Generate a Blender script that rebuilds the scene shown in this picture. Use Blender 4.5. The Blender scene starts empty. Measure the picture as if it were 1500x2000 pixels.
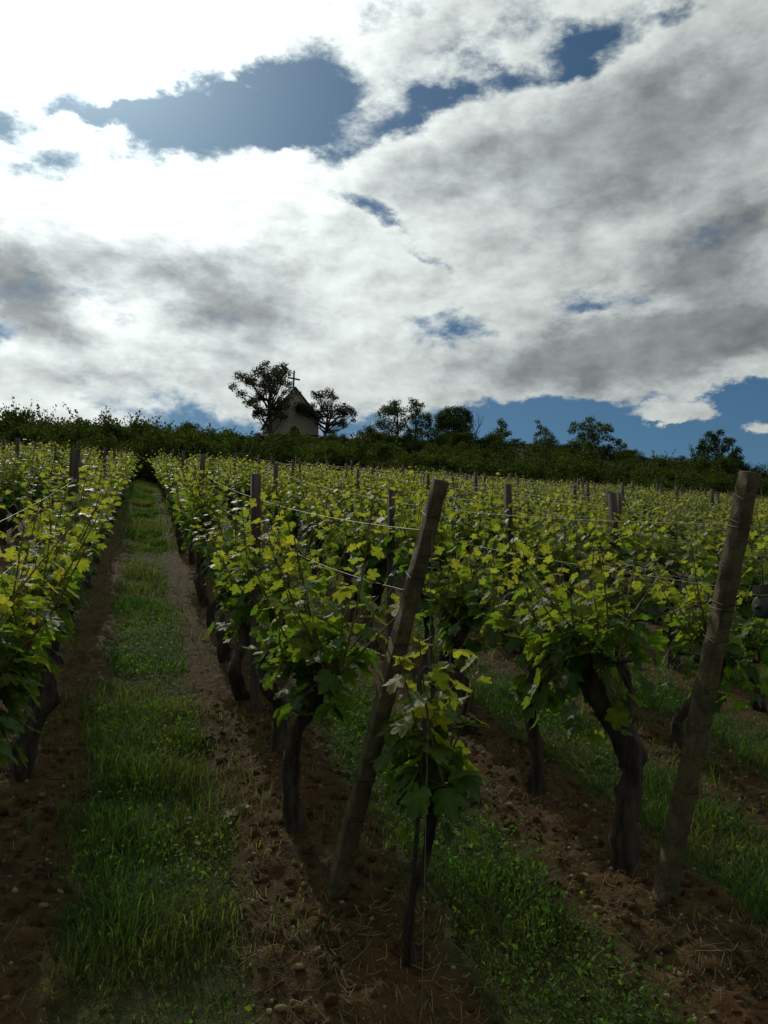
import bpy, math, random
import numpy as np
from mathutils import Vector, Matrix
R = math.radians
sc = bpy.context.scene
col = sc.collection
random.seed(11)
rng = np.random.default_rng(11)

# ------------------------------------------------------------------ camera
EYE = 1.65
cam = bpy.data.objects.new('camera', bpy.data.cameras.new('camera'))
col.objects.link(cam)
cam.data.sensor_fit = 'VERTICAL'
cam.data.sensor_height = 24.0
cam.data.lens = 18.72
cam.data.clip_start = 0.05
cam.data.clip_end = 3000
cam.location = (0, 0, EYE)
cam.rotation_euler = (R(98), 0, R(-17.225))
sc.camera = cam

# ------------------------------------------------------------------ world: Nishita sky with a broken cloud deck
SUN_AZ, SUN_EL = -6.0, 38.5          # degrees; azimuth from +Y (the direction of the vine rows) towards +X
sdir = Vector((math.sin(R(SUN_AZ)) * math.cos(R(SUN_EL)), math.cos(R(SUN_AZ)) * math.cos(R(SUN_EL)), math.sin(R(SUN_EL))))
# clouds as (azimuth, elevation, radius, radius, tilt, amount), all in degrees of the real sky
DENS = [(-2.9, 33.9, 2.5, 0.7, 2.0, 0.32), (9.7, 31.9, 2.3, 0.7, 3.0, 0.34), (-5.7, 30.8, 3.1, 0.8, 19.0, 0.28), (6.5, 35.5, 2.4, 1.0, -27.0, 0.22), (23.2, 35.3, 5.4, 0.8, 12.0, -0.22), (30.3, 36.0, 4.1, 0.7, 5.0, -0.24), (36.7, 37.0, 4.4, 0.7, 10.0, -0.2), (42.7, 37.4, 4.1, 0.7, 4.0, -0.22), (16.8, 33.4, 3.1, 0.8, 20.0, -0.22), (1.5, 32.4, 13.4, 3.1, 10.0, -0.6), (9.7, 34.9, 5.8, 3.1, -20.0, -0.42), (-3.5, 33.9, 4.4, 1.8, -6.0, -0.15), (27.2, 37.0, 11.1, 3.7, 14.0, -0.12), (15.2, 39.1, 7.8, 2.0, 15.0, -0.15), (32.2, 36.9, 2.5, 1.5, 30.0, -0.35), (38.2, 38.0, 5.1, 1.1, 4.0, -0.25), (21.2, 35.1, 3.2, 1.2, -2.0, -0.25), (17.8, 27.6, 4.4, 1.5, -31.0, -0.55), (14.9, 29.0, 2.6, 1.1, -24.0, -0.35), (22.2, 20.4, 2.9, 1.6, -11.0, -0.5), (32.4, 21.4, 3.6, 0.9, 2.0, -0.42), (-9.1, 18.1, 2.5, 0.8, 8.0, -0.42), (21.1, 24.9, 2.3, 0.7, -19.0, -0.3), (36.7, 12.1, 14.0, 2.8, -5.0, -1.5), (25.1, 14.1, 7.0, 1.4, -2.0, -0.8), (43.0, 14.5, 4.0, 1.1, -2.0, -0.6), (37.5, 14.0, 2.8, 0.9, -8.0, 1.5), (42.2, 12.8, 2.2, 1.1, -6.0, 1.3), (4.3, 14.0, 5.4, 0.9, 6.0, -0.42), (15.0, 14.1, 2.6, 0.9, 1.0, -0.42), (28.9, 29.5, 17.7, 4.8, 8.0, 0.45), (40.6, 33.1, 10.2, 4.6, 10.0, 0.5), (4.9, 27.5, 14.2, 3.5, 5.0, 0.5), (-1.2, 38.4, 13.3, 3.4, 9.0, 0.6), (33.9, 18.5, 12.9, 3.1, -0.0, 0.5)]
GREY = [(-7.7, 26.7, 5.2, 2.4, 11.0, 0.42), (-2.5, 30.6, 4.3, 1.2, 9.0, 0.2), (21.3, 38.5, 9.9, 2.7, 16.0, 0.3), (-8.4, 31.6, 4.0, 2.2, 12.0, 0.3), (-8.0, 21.2, 4.6, 2.4, -17.0, 1.25), (-4.2, 23.9, 5.0, 1.9, -1.0, 0.5), (7.0, 21.4, 5.2, 3.6, 4.0, 0.95), (1.4, 23.4, 4.0, 1.8, 6.0, 0.35), (33.9, 17.9, 11.5, 2.5, -1.0, 1.0), (40.7, 19.4, 6.7, 2.1, 2.0, 0.75), (42.0, 24.4, 3.8, 2.4, 10.0, 0.95), (27.0, 32.1, 11.2, 2.7, 10.0, 0.5), (39.9, 32.2, 9.5, 4.1, 16.0, 0.55), (-2.8, 16.3, 11.4, 1.7, 6.0, 0.45), (36.6, 23.2, 2.8, 1.8, -7.0, 0.35), (9.6, 38.0, 3.2, 2.2, 4.0, 0.4), (30.6, 25.8, 20.7, 7.8, -5.0, 0.25)]


class Nodes:
    """small wrapper for building node trees"""
    def __init__(self, tree):
        self.t = tree

    def n(self, typ, **kw):
        nd = self.t.nodes.new(typ)
        for k, v in kw.items():
            if k.startswith('i_'):
                key = k[2:]
                self.set(nd.inputs[int(key)] if key.isdigit() else nd.inputs[key.replace('_', ' ')], v)
            else:
                setattr(nd, k, v)
        return nd

    def set(self, sock, v):
        if isinstance(v, bpy.types.NodeSocket):
            self.t.links.new(v, sock)
        elif v is not None:
            if hasattr(sock.default_value, '__len__') and isinstance(v, (tuple, list)) and len(v) == 3 and len(sock.default_value) == 4:
                v = (*v, 1)
            sock.default_value = v

    def m(self, op, a, b=None, c=None, clamp=False):
        nd = self.t.nodes.new('ShaderNodeMath')
        nd.operation = op
        nd.use_clamp = clamp
        for i, v in enumerate((a, b, c)):
            if v is not None:
                self.set(nd.inputs[i], v)
        return nd.outputs[0]

    def v(self, op, a, b=None, out=0):
        nd = self.t.nodes.new('ShaderNodeVectorMath')
        nd.operation = op
        self.set(nd.inputs[0], a)
        if b is not None:
            self.set(nd.inputs['Scale'] if op == 'SCALE' else nd.inputs[1], b)
        return nd.outputs[out]

    def noise(self, vec, scale, detail=4, rough=0.55, dist=0.0, out='Fac'):
        nd = self.n('ShaderNodeTexNoise', i_Vector=vec, i_Scale=scale, i_Detail=detail, i_Roughness=rough, i_Distortion=dist)
        return nd.outputs[out]

    def ramp(self, val, a, b, lo=0.0, hi=1.0, smooth=True):
        nd = self.n('ShaderNodeMapRange', interpolation_type='SMOOTHSTEP' if smooth else 'LINEAR')
        for i, x in enumerate((val, a, b, lo, hi)):
            self.set(nd.inputs[i], x)
        return nd.outputs[0]

    def mix(self, fac, a, b):
        nd = self.n('ShaderNodeMix', data_type='RGBA')
        self.set(nd.inputs[0], fac)
        self.set(nd.inputs[6], a)
        self.set(nd.inputs[7], b)
        return nd.outputs[2]


world = bpy.data.worlds.new('World')
sc.world = world
world.use_nodes = True
W = Nodes(world.node_tree)
world.node_tree.nodes.clear()
SKY_STRENGTH = 0.075
sky = W.n('ShaderNodeTexSky', sky_type='NISHITA', sun_disc=False, sun_elevation=R(SUN_EL), sun_rotation=R(SUN_AZ),
          altitude=300, air_density=1.0, dust_density=0.4, ozone_density=2.0)
tc = W.n('ShaderNodeTexCoord').outputs['Generated']
d = W.v('NORMALIZE', tc)
sx_ = W.n('ShaderNodeSeparateXYZ', i_0=d)
az = W.m('MULTIPLY', W.m('ARCTAN2', sx_.outputs[0], sx_.outputs[1]), 57.29578)
el = W.m('MULTIPLY', W.m('ARCSINE', sx_.outputs[2]), 57.29578)
flat = W.v('MULTIPLY', d, (1.0, 1.0, 1.9))                      # clouds look flattened towards the horizon
w1 = W.v('SUBTRACT', W.noise(flat, 7.0, 6, 0.64, 0, 'Color'), (0.5, 0.5, 0.5))
p = W.v('ADD', W.n('ShaderNodeCombineXYZ', i_0=az, i_1=el).outputs[0], W.v('MULTIPLY', w1, (9.0, 5.5, 0.0)))


frames = {}
for rot in (-24, 0, 12, 30):                                    # the sky's coordinates in four tilts, shared by all clouds
    cr, sr = math.cos(R(rot)), math.sin(R(rot))
    frames[rot] = W.n('ShaderNodeCombineXYZ', i_0=W.v('DOT_PRODUCT', p, (cr, sr, 0), out=1),
                      i_1=W.v('DOT_PRODUCT', p, (-sr, cr, 0), out=1)).outputs[0]


def field(blobs, base):
    acc = base
    for a, e, rx, ry, rot, amp in blobs:
        k = min(frames, key=lambda q: abs(q - rot))
        cr, sr = math.cos(R(k)), math.sin(R(k))
        u, v_ = a * cr + e * sr, -a * sr + e * cr
        ma = W.n('ShaderNodeVectorMath', operation='MULTIPLY_ADD', i_0=frames[k], i_1=(1 / (rx * 1.45), 1 / (ry * 1.45), 0),
                 i_2=(-u / (rx * 1.45), -v_ / (ry * 1.45), 0))
        g = W.n('ShaderNodeTexGradient', gradient_type='SPHERICAL', i_0=ma.outputs[0]).outputs[1]
        acc = W.m('MULTIPLY_ADD', g, amp * 1.35, acc)
    return acc


fb1 = W.noise(flat, 5.5, 7, 0.62)
fb2 = W.noise(W.v('ADD', flat, (3.1, 1.7, 0.4)), 17.0, 7, 0.64)
dens = W.m('MULTIPLY_ADD', fb1, 1.1, 0.07 - 0.28)
dens = W.m('MULTIPLY_ADD', fb2, 1.0, W.m('SUBTRACT', dens, 0.22))
thick = W.m('MULTIPLY_ADD', fb2, 0.7, -0.35)
thick = W.m('MULTIPLY_ADD', fb1, 0.6, W.m('SUBTRACT', thick, 0.30 + 0.20))
dens = field(DENS, dens)
thick = field(GREY, W.m('ADD', thick, W.m('MULTIPLY', dens, 0.30)))
tosun = W.v('MULTIPLY', W.v('SUBTRACT', tuple(sdir), d), (1.0, 1.0, 1.9))          # step towards the sun: cloud sides that face it are lit
fb1s = W.noise(W.v('ADD', flat, W.v('SCALE', tosun, 0.05)), 5.5, 6, 0.62)
fb2s = W.noise(W.v('ADD', W.v('ADD', flat, (3.1, 1.7, 0.4)), W.v('SCALE', tosun, 0.022)), 17.0, 4, 0.60)
relief_ = W.m('ADD', W.m('SUBTRACT', fb1, fb1s), W.m('MULTIPLY', W.m('SUBTRACT', fb2, fb2s), 0.38))
cover = W.ramp(dens, 0.12, 0.60)
thick = W.m('MULTIPLY_ADD', relief_, -1.4, thick)
thick = W.ramp(thick, 0.0, 1.12)
cosg = W.v('DOT_PRODUCT', d, tuple(sdir), out=1)
ang = W.m('MULTIPLY', W.m('ARCCOSINE', cosg), 57.29578)
g1 = W.m('POWER', 2.71828, W.m('MULTIPLY', ang, -1 / 5.0))
g2 = W.m('POWER', 2.71828, W.m('MULTIPLY', ang, -1 / 28.0))
lit = W.m('ADD', W.m('MULTIPLY', g1, 10.0), W.m('ADD', W.m('MULTIPLY', g2, 2.0), 0.74))   # forward scattering round the sun
shade = W.m('MULTIPLY', W.m('ADD', W.m('MULTIPLY', g2, 1.05), 0.30), W.m('MULTIPLY_ADD', fb1, 1.9, 0.05))
rad = W.m('ADD', W.m('MULTIPLY', lit, W.m('SUBTRACT', 1.0, thick)), W.m('MULTIPLY', shade, thick))
rad = W.m('MULTIPLY', rad, W.m('MAXIMUM', W.m('MULTIPLY_ADD', relief_, 1.1, 1.0), 0.45))
tint = W.mix(thick, (0.93, 1.0, 0.97), (0.90, 0.98, 1.0))
cloud = W.v('SCALE', tint, W.m('DIVIDE', rad, SKY_STRENGTH))
aure = W.v('SCALE', (0.80, 0.95, 1.0), W.m('DIVIDE', W.m('ADD', W.m('MULTIPLY', g1, 1.4), W.m('MULTIPLY', W.m('MULTIPLY', g2, g2), 0.24)), SKY_STRENGTH))
clear = W.v('ADD', W.v('MULTIPLY', sky.outputs[0], (0.60, 0.93, 1.06)), aure)
bg = W.n('ShaderNodeBackground', i_Color=W.mix(cover, clear, cloud), i_Strength=SKY_STRENGTH)
W.t.links.new(bg.outputs[0], W.n('ShaderNodeOutputWorld').inputs[0])
world.cycles.sampling_method = 'MANUAL'
world.cycles.sample_map_resolution = 1024

# ------------------------------------------------------------------ sun
sun = bpy.data.objects.new('sun', bpy.data.lights.new('sun', 'SUN'))
col.objects.link(sun)
sun.data.energy = 4.2
sun.data.angle = R(0.6)
sun.data.color = (1.0, 0.93, 0.80)
sun.rotation_euler = (-sdir).to_track_quat('-Z', 'Y').to_euler()

# ------------------------------------------------------------------ exposure and render settings
sc.view_settings.view_transform = 'Standard'
sc.view_settings.look = 'None'
sc.view_settings.exposure = -1.0
sc.view_settings.gamma = 1.0
sc.view_settings.use_curve_mapping = False
sc.render.engine = 'CYCLES'
sc.cycles.use_denoising = True
sc.cycles.use_adaptive_sampling = True
sc.cycles.adaptive_threshold = 0.015
sc.cycles.max_bounces = 6
sc.cycles.diffuse_bounces = 3
sc.cycles.glossy_bounces = 2
sc.cycles.transmission_bounces = 4
sc.cycles.transparent_max_bounces = 4
sc.cycles.caustics_reflective = False
sc.cycles.caustics_refractive = False

# ------------------------------------------------------------------ helpers
def ss(t):
    t = np.clip(t, 0, 1)
    return t * t * (3 - 2 * t)


def vnoise(x, y, seed=0):
    xi, yi = np.floor(x).astype(np.int64), np.floor(y).astype(np.int64)
    fx, fy = x - xi, y - yi
    fx, fy = fx * fx * (3 - 2 * fx), fy * fy * (3 - 2 * fy)

    def h(a, b):
        k = (a * 374761393 + b * 668265263 + seed * 1442695041) & 0x7fffffff
        k = ((k ^ (k >> 13)) * 1274126177) & 0x7fffffff
        return ((k ^ (k >> 16)) & 0xffff) / 65535.0
    return (h(xi, yi) * (1 - fx) + h(xi + 1, yi) * fx) * (1 - fy) + (h(xi, yi + 1) * (1 - fx) + h(xi + 1, yi + 1) * fx) * fy


def fbm(x, y, seed=0, octs=4, g=0.5):
    s, a, t = 0, 1, 0
    for i in range(octs):
        s = s + a * vnoise(x * 2 ** i, y * 2 ** i, seed + i)
        t += a
        a *= g
    return s / t - 0.5


SX, SY = -0.01136, 0.22148
FIELD_END = 31.2
ROW0, PITCH = -0.5, 1.205


def gz(x, y):
    """height of the ground: the sloping vineyard, the bank behind it, the ridge with the chapel and the fall beyond"""
    x, y = np.asarray(x, float), np.asarray(y, float)
    yy = np.maximum(y, -40)
    b = np.interp(x, [-60, 3, 15, 40, 62, 73, 110], [2.2, 2.3, 3.1, 4.5, 3.7, 2.8, 1.0]) * ss((y - 31) / 49.0)
    over = np.maximum(0, y - 84)
    return SX * x + SY * yy + b - 0.011 * np.minimum(over, 20) ** 2 - np.maximum(0, over - 20) * 0.44


def strip(x, y):
    """1 in the middle of a grass strip between two rows, 0 under the vines"""
    ph = np.abs(((x - ROW0) / PITCH) % 1.0 - 0.5) * PITCH
    ph = ph + 0.26 * fbm(x * 2.2, y * 1.5, 5)
    return 1 - ss((ph - 0.17) / 0.15)


def relief(x, y):
    """clods and tillage of the soil"""
    near = ss((14 - y) / 8) * ss((y + 2) / 1.5)
    st = strip(x, y)
    a = (0.060 * fbm(x * 3.1, y * 3.1, 1, 3) + (0.060 * fbm(x * 10, y * 10, 2, 3) + 0.030 * fbm(x * 27, y * 27, 3, 3)) * (1 - 0.7 * st))
    return near * a + 0.035 * (1 - st) * (y < FIELD_END)


def gr(x, y):
    return gz(x, y) + relief(x, y)


def mesh_np(name, V, F, mats, midx=None, tint=None, smooth=False):
    V, F = np.asarray(V, np.float32), np.asarray(F, np.int32)
    me = bpy.data.meshes.new(name)
    me.vertices.add(len(V))
    me.vertices.foreach_set('co', V.ravel())
    nf, k = F.shape
    me.loops.add(nf * k)
    me.loops.foreach_set('vertex_index', F.ravel())
    me.polygons.add(nf)
    me.polygons.foreach_set('loop_start', np.arange(0, nf * k, k, dtype=np.int32))
    me.polygons.foreach_set('loop_total', np.full(nf, k, np.int32))
    for m in (mats if isinstance(mats, (list, tuple)) else [mats]):
        me.materials.append(m)
    if midx is not None:
        me.polygons.foreach_set('material_index', np.asarray(midx, np.int32))
    if smooth:
        me.polygons.foreach_set('use_smooth', np.ones(nf, bool))
    if tint is not None:
        at = me.attributes.new('tint', 'FLOAT_COLOR', 'POINT')
        at.data.foreach_set('color', np.asarray(tint, np.float32).ravel())
    me.update(calc_edges=True)
    return me


def obj(name, me, parent=None, loc=None):
    o = bpy.data.objects.new(name, me)
    col.objects.link(o)
    if parent is not None:
        o.parent = parent
    if loc is not None:
        o.location = loc
    return o


def tag(o, label=None, cat=None, group=None, kind=None):
    for k, v in (('label', label), ('category', cat), ('group', group), ('kind', kind)):
        if v:
            o[k] = v
    return o


def thing(name, loc, label, cat, group=None):
    return tag(obj(name, None, None, loc), label, cat, group)


def tube(P, r, k=6, cap=True, gnarl=0.0, rs=None):
    """triangles of a tube along the points P with radii r"""
    P = np.asarray(P, float)
    n = len(P)
    r = np.broadcast_to(np.asarray(r, float), (n,))
    T = np.gradient(P, axis=0)
    T /= np.linalg.norm(T, axis=1)[:, None] + 1e-9
    ref = np.array([1.0, 0.13, 0.07]) if abs(T[:, 0]).mean() < 0.8 else np.array([0.1, 1.0, 0.05])
    A = np.cross(T, ref)
    A /= np.linalg.norm(A, axis=1)[:, None] + 1e-9
    B = np.cross(T, A)
    a = np.arange(k) * 2 * np.pi / k
    rr = r[:, None] * (1 + (gnarl * rs.uniform(-1, 1, (n, k)) if gnarl else 0))
    V = P[:, None] + rr[..., None] * (A[:, None] * np.cos(a)[None, :, None] + B[:, None] * np.sin(a)[None, :, None])
    V = V.reshape(-1, 3)
    F = []
    for i in range(n - 1):
        for j in range(k):
            p0, p1, q0, q1 = i * k + j, i * k + (j + 1) % k, (i + 1) * k + j, (i + 1) * k + (j + 1) % k
            F += [(p0, q0, p1), (p1, q0, q1)]
    if cap:
        V = np.vstack([V, P[:1], P[-1:]])
        for j in range(k):
            F += [(n * k, j, (j + 1) % k), (n * k + 1, (n - 1) * k + (j + 1) % k, (n - 1) * k + j)]
    return V, np.array(F)


def join(parts):
    """[(V, F), ...] -> V, F, index of the part of every face"""
    Vs, Fs, idx, o = [], [], [], 0
    for i, (V, F) in enumerate(parts):
        Vs.append(V)
        Fs.append(F + o)
        idx.append(np.full(len(F), i))
        o += len(V)
    return np.vstack(Vs), np.vstack(Fs), np.concatenate(idx)


def smoothline(P, n):
    """Catmull-Rom resampling of a few points"""
    P = np.asarray(P, float)
    P = np.vstack([2 * P[0] - P[1], P, 2 * P[-1] - P[-2]])
    out = []
    m = len(P) - 3
    for t in np.linspace(0, m - 1e-6, n):
        i = int(t)
        u = t - i
        a, b, c, d_ = P[i:i + 4]
        out.append(0.5 * ((2 * b) + (-a + c) * u + (2 * a - 5 * b + 4 * c - d_) * u * u + (-a + 3 * b - 3 * c + d_) * u ** 3))
    return np.array(out)


def frames_of(Tip, Nrm):
    Tip = Tip / (np.linalg.norm(Tip, axis=1)[:, None] + 1e-9)
    Nrm = Nrm - (Nrm * Tip).sum(1)[:, None] * Tip
    Nrm = Nrm / (np.linalg.norm(Nrm, axis=1)[:, None] + 1e-9)
    X = np.cross(Tip, Nrm)
    return np.stack([X, Tip, Nrm], axis=2)


def scatter_leaf(tv, tf, pos, Rm, size):
    """copies of a leaf template (tv, tf): one vertex block for each leaf"""
    n, k = len(pos), len(tv)
    sz = np.asarray(size)
    loc = tv[None] * (sz[:, None, None] if sz.ndim == 1 else sz[:, None, :])
    V = pos[:, None] + np.einsum('nij,nkj->nki', Rm, loc)
    F = tf[None] + (np.arange(n) * k)[:, None, None]
    return V.reshape(-1, 3), F.reshape(-1, 3)


# ------------------------------------------------------------------ materials
def material(name, build):
    m = bpy.data.materials.new(name)
    m.use_nodes = True
    m.node_tree.nodes.clear()
    N = Nodes(m.node_tree)
    out = N.n('ShaderNodeOutputMaterial')
    N.t.links.new(build(N), out.inputs[0])
    return m


def pos_node(N, kind='Object'):
    return N.n('ShaderNodeTexCoord').outputs[kind]


def rough_mat(name, c1, c2, scale, c3=None, s3=30, rough=0.9, bump=0.4, bscale=None, coord='Object', stretch=None, spec=0.25, dist=0.01):
    def b(N):
        v = pos_node(N, coord)
        if stretch:
            v = N.v('MULTIPLY', v, stretch)
        f = N.ramp(N.noise(v, scale, 5, 0.6), 0.32, 0.68)
        c = N.mix(f, c1, c2)
        if c3:
            c = N.mix(N.ramp(N.noise(v, s3, 4, 0.6), 0.52, 0.66), c, c3)
        h = N.noise(v, bscale or scale * 4, 6, 0.65)
        bm = N.n('ShaderNodeBump', i_Strength=bump, i_Distance=dist, i_Height=h)
        return N.n('ShaderNodeBsdfPrincipled', i_Base_Color=c, i_Roughness=rough, i_Specular_IOR_Level=spec, i_Normal=bm.outputs[0]).outputs[0]
    return material(name, b)


def leaf_mat(name, old, young, told, tyoung, trans=0.5, rough=0.42, spec=0.5, var=0.5, fine=0.0):
    """leaf: reflecting side, and light let through; tint.r = age, tint.g = chance brightness"""
    def b(N):
        at = N.n('ShaderNodeAttribute', attribute_name='tint').outputs['Color']
        s = N.n('ShaderNodeSeparateColor', i_0=at)
        rnd = N.n('ShaderNodeObjectInfo').outputs['Random']
        k = N.m('MULTIPLY_ADD', N.m('ADD', s.outputs[1], N.m('MULTIPLY', N.m('SUBTRACT', rnd, 0.5), 0.5)), 2 * var, 1 - var)
        age = s.outputs[0]
        c = N.v('SCALE', N.mix(age, old, young), k)
        t = N.v('SCALE', N.mix(age, told, tyoung), k)
        nrm = None
        if fine:
            bm = N.n('ShaderNodeBump', i_Strength=0.5, i_Distance=0.004, i_Height=N.noise(pos_node(N), fine, 3, 0.6))
            nrm = bm.outputs[0]
        p_ = N.n('ShaderNodeBsdfPrincipled', i_Base_Color=c, i_Roughness=rough, i_Specular_IOR_Level=spec, i_Normal=nrm)
        tr = N.n('ShaderNodeBsdfTranslucent', i_Color=t)
        return N.n('ShaderNodeMixShader', i_0=trans, i_1=p_.outputs[0], i_2=tr.outputs[0]).outputs[0]
    return material(name, b)


M = {}
M['vine_leaf'] = leaf_mat('vine_leaf', (0.035, 0.085, 0.012), (0.13, 0.16, 0.02), (0.12, 0.235, 0.014), (0.37, 0.38, 0.03), 0.5, 0.5, 0.25, 0.32)
M['vine_leaf_fine'] = leaf_mat('vine_leaf_fine', (0.035, 0.085, 0.012), (0.13, 0.16, 0.02), (0.12, 0.235, 0.014), (0.40, 0.40, 0.03), 0.5, 0.5, 0.25, 0.38, fine=14.0)
M['vine_bark'] = rough_mat('vine_bark', (0.014, 0.010, 0.008), (0.070, 0.054, 0.040), 7, rough=0.95, bump=1.0, bscale=30, stretch=(3, 3, 0.5), dist=0.02)
M['shoot'] = rough_mat('shoot', (0.07, 0.075, 0.018), (0.10, 0.055, 0.022), 6, rough=0.6, bump=0.1)
M['concrete'] = rough_mat('concrete', (0.040, 0.033, 0.018), (0.098, 0.083, 0.045), 14, (0.085, 0.080, 0.026), 22, bump=1.0, bscale=45, dist=0.012)
M['post_wood'] = rough_mat('post_wood', (0.032, 0.026, 0.020), (0.085, 0.070, 0.056), 8, bump=0.8, bscale=26, stretch=(4, 4, 0.25))
M['iron'] = rough_mat('iron', (0.012, 0.011, 0.010), (0.035, 0.025, 0.018), 20, rough=0.6, bump=0.3)
M['plastic'] = rough_mat('plastic', (0.020, 0.030, 0.027), (0.032, 0.044, 0.039), 20, rough=0.7, bump=0.05, spec=0.2)
M['wire'] = material('wire', lambda N: N.n('ShaderNodeBsdfPrincipled', i_Base_Color=(0.09, 0.075, 0.07), i_Metallic=1.0, i_Roughness=0.5).outputs[0])
M['string'] = rough_mat('string', (0.05, 0.075, 0.05), (0.08, 0.11, 0.075), 20, rough=0.7, bump=0.0)
M['stone'] = rough_mat('stone', (0.12, 0.10, 0.05), (0.25, 0.21, 0.115), 12, (0.08, 0.064, 0.035), 25, bump=0.7, bscale=60, dist=0.006)
M['straw'] = material('straw', lambda N: N.n('ShaderNodeBsdfPrincipled', i_Base_Color=N.mix(N.n('ShaderNodeSeparateColor', i_0=N.n('ShaderNodeAttribute', attribute_name='tint').outputs['Color']).outputs[0], (0.05, 0.036, 0.016), (0.18, 0.145, 0.07)), i_Roughness=0.8, i_Specular_IOR_Level=0.2).outputs[0])
M['grass'] = leaf_mat('grass', (0.034, 0.074, 0.012), (0.10, 0.096, 0.026), (0.065, 0.165, 0.014), (0.18, 0.18, 0.035), 0.42, 0.6, 0.15, 0.5)
M['weed'] = leaf_mat('weed', (0.032, 0.080, 0.013), (0.075, 0.12, 0.02), (0.06, 0.19, 0.014), (0.18, 0.28, 0.02), 0.42, 0.6, 0.12, 0.5)
M['hill_grass'] = leaf_mat('hill_grass', (0.016, 0.024, 0.006), (0.040, 0.043, 0.011), (0.02, 0.032, 0.005), (0.045, 0.05, 0.01), 0.35, 0.8, 0.05, 0.5)
M['shrub_leaf'] = leaf_mat('shrub_leaf', (0.018, 0.033, 0.009), (0.052, 0.070, 0.014), (0.028, 0.055, 0.006), (0.075, 0.095, 0.010), 0.42, 0.8, 0.04, 0.45)
M['tree_leaf'] = leaf_mat('tree_leaf', (0.026, 0.048, 0.020), (0.058, 0.088, 0.026), (0.042, 0.080, 0.016), (0.09, 0.13, 0.02), 0.42, 0.6, 0.15, 0.5)
M['pine_leaf'] = leaf_mat('pine_leaf', (0.022, 0.030, 0.012), (0.050, 0.056, 0.015), (0.028, 0.038, 0.006), (0.065, 0.07, 0.01), 0.36, 0.6, 0.15, 0.5)
M['tree_bark'] = rough_mat('tree_bark', (0.018, 0.014, 0.011), (0.05, 0.042, 0.034), 8, bump=0.8, stretch=(3, 3, 0.6))
M['plaster'] = rough_mat('plaster', (0.24, 0.235, 0.195), (0.31, 0.30, 0.245), 1.4, (0.19, 0.185, 0.15), 3.5, bump=0.3, bscale=18)
M['roof'] = rough_mat('roof', (0.030, 0.026, 0.023), (0.06, 0.05, 0.042), 5, bump=0.6, bscale=16)
M['door_wood'] = rough_mat('door_wood', (0.018, 0.012, 0.008), (0.035, 0.024, 0.016), 6, bump=0.5, stretch=(6, 6, 0.5))


def build_soil(N):
    g = N.n('ShaderNodeNewGeometry').outputs['Position']
    s = N.n('ShaderNodeSeparateXYZ', i_0=g)
    X, Y = s.outputs[0], s.outputs[1]
    big = N.noise(g, 1.7, 4, 0.6)
    mid = N.noise(g, 14, 5, 0.65)
    fin = N.noise(g, 90, 4, 0.7)
    soil = N.mix(N.ramp(mid, 0.35, 0.65), (0.034, 0.021, 0.008), (0.086, 0.052, 0.018))
    soil = N.mix(N.ramp(big, 0.45, 0.65), soil, (0.084, 0.044, 0.015))
    soil = N.mix(N.ramp(fin, 0.63, 0.72), soil, (0.13, 0.095, 0.045))          # grit
    ph = N.m('ABSOLUTE', N.m('SUBTRACT', N.m('FRACT', N.m('DIVIDE', N.m('SUBTRACT', X, ROW0 - 100 * PITCH), PITCH)), 0.5))
    ph = N.m('ADD', ph, N.m('MULTIPLY', N.m('SUBTRACT', N.noise(g, 3.0, 4, 0.6), 0.5), 0.22))
    st = N.ramp(ph, 0.16, 0.30, 1.0, 0.0)
    turf = N.mix(N.ramp(mid, 0.35, 0.65), (0.026, 0.036, 0.009), (0.052, 0.056, 0.016))
    field_ = N.mix(st, soil, turf)
    hill = N.mix(N.ramp(N.noise(g, 0.5, 5, 0.6), 0.35, 0.65), (0.018, 0.024, 0.007), (0.036, 0.036, 0.012))
    far = N.ramp(Y, FIELD_END - 0.8, FIELD_END + 0.8)
    c = N.mix(far, field_, hill)
    hgt = N.m('MULTIPLY_ADD', fin, 0.35, mid)
    bm = N.n('ShaderNodeBump', i_Strength=1.0, i_Distance=0.05, i_Height=hgt)
    return N.n('ShaderNodeBsdfPrincipled', i_Base_Color=c, i_Roughness=0.95, i_Specular_IOR_Level=0.15, i_Normal=bm.outputs[0]).outputs[0]


M['soil'] = material('soil', build_soil)


# ------------------------------------------------------------------ ground: one sheet from the camera to beyond the ridge
def axis(lo, hi, step, back, fwd, grow=1.07):
    mid_ = list(np.arange(lo, hi, step))
    up, s_, v_ = [], step, mid_[-1]
    while v_ < fwd:
        s_ = min(s_ * grow, 25)
        v_ += s_
        up.append(v_)
    dn, s_, v_ = [], step, lo
    while v_ > back:
        s_ = min(s_ * grow, 25)
        v_ -= s_
        dn.append(v_)
    return np.array(dn[::-1] + mid_ + up)


gx = axis(-1.1, 2.8, 0.015, -260, 320)
gy = axis(1.9, 4.6, 0.015, -120, 520, 1.035)
XX, YY = np.meshgrid(gx, gy)
ZZ = gr(XX, YY)
nx, ny = len(gx), len(gy)
ii = np.arange(nx * ny).reshape(ny, nx)
Q = np.stack([ii[:-1, :-1], ii[:-1, 1:], ii[1:, 1:], ii[1:, :-1]], -1).reshape(-1, 4)
ground = obj('ground', mesh_np('ground', np.stack([XX, YY, ZZ], -1).reshape(-1, 3), Q, M['soil'], smooth=True))
tag(ground, 'brown vineyard soil sloping up to the grassy hill', None, None, 'structure')

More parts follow.
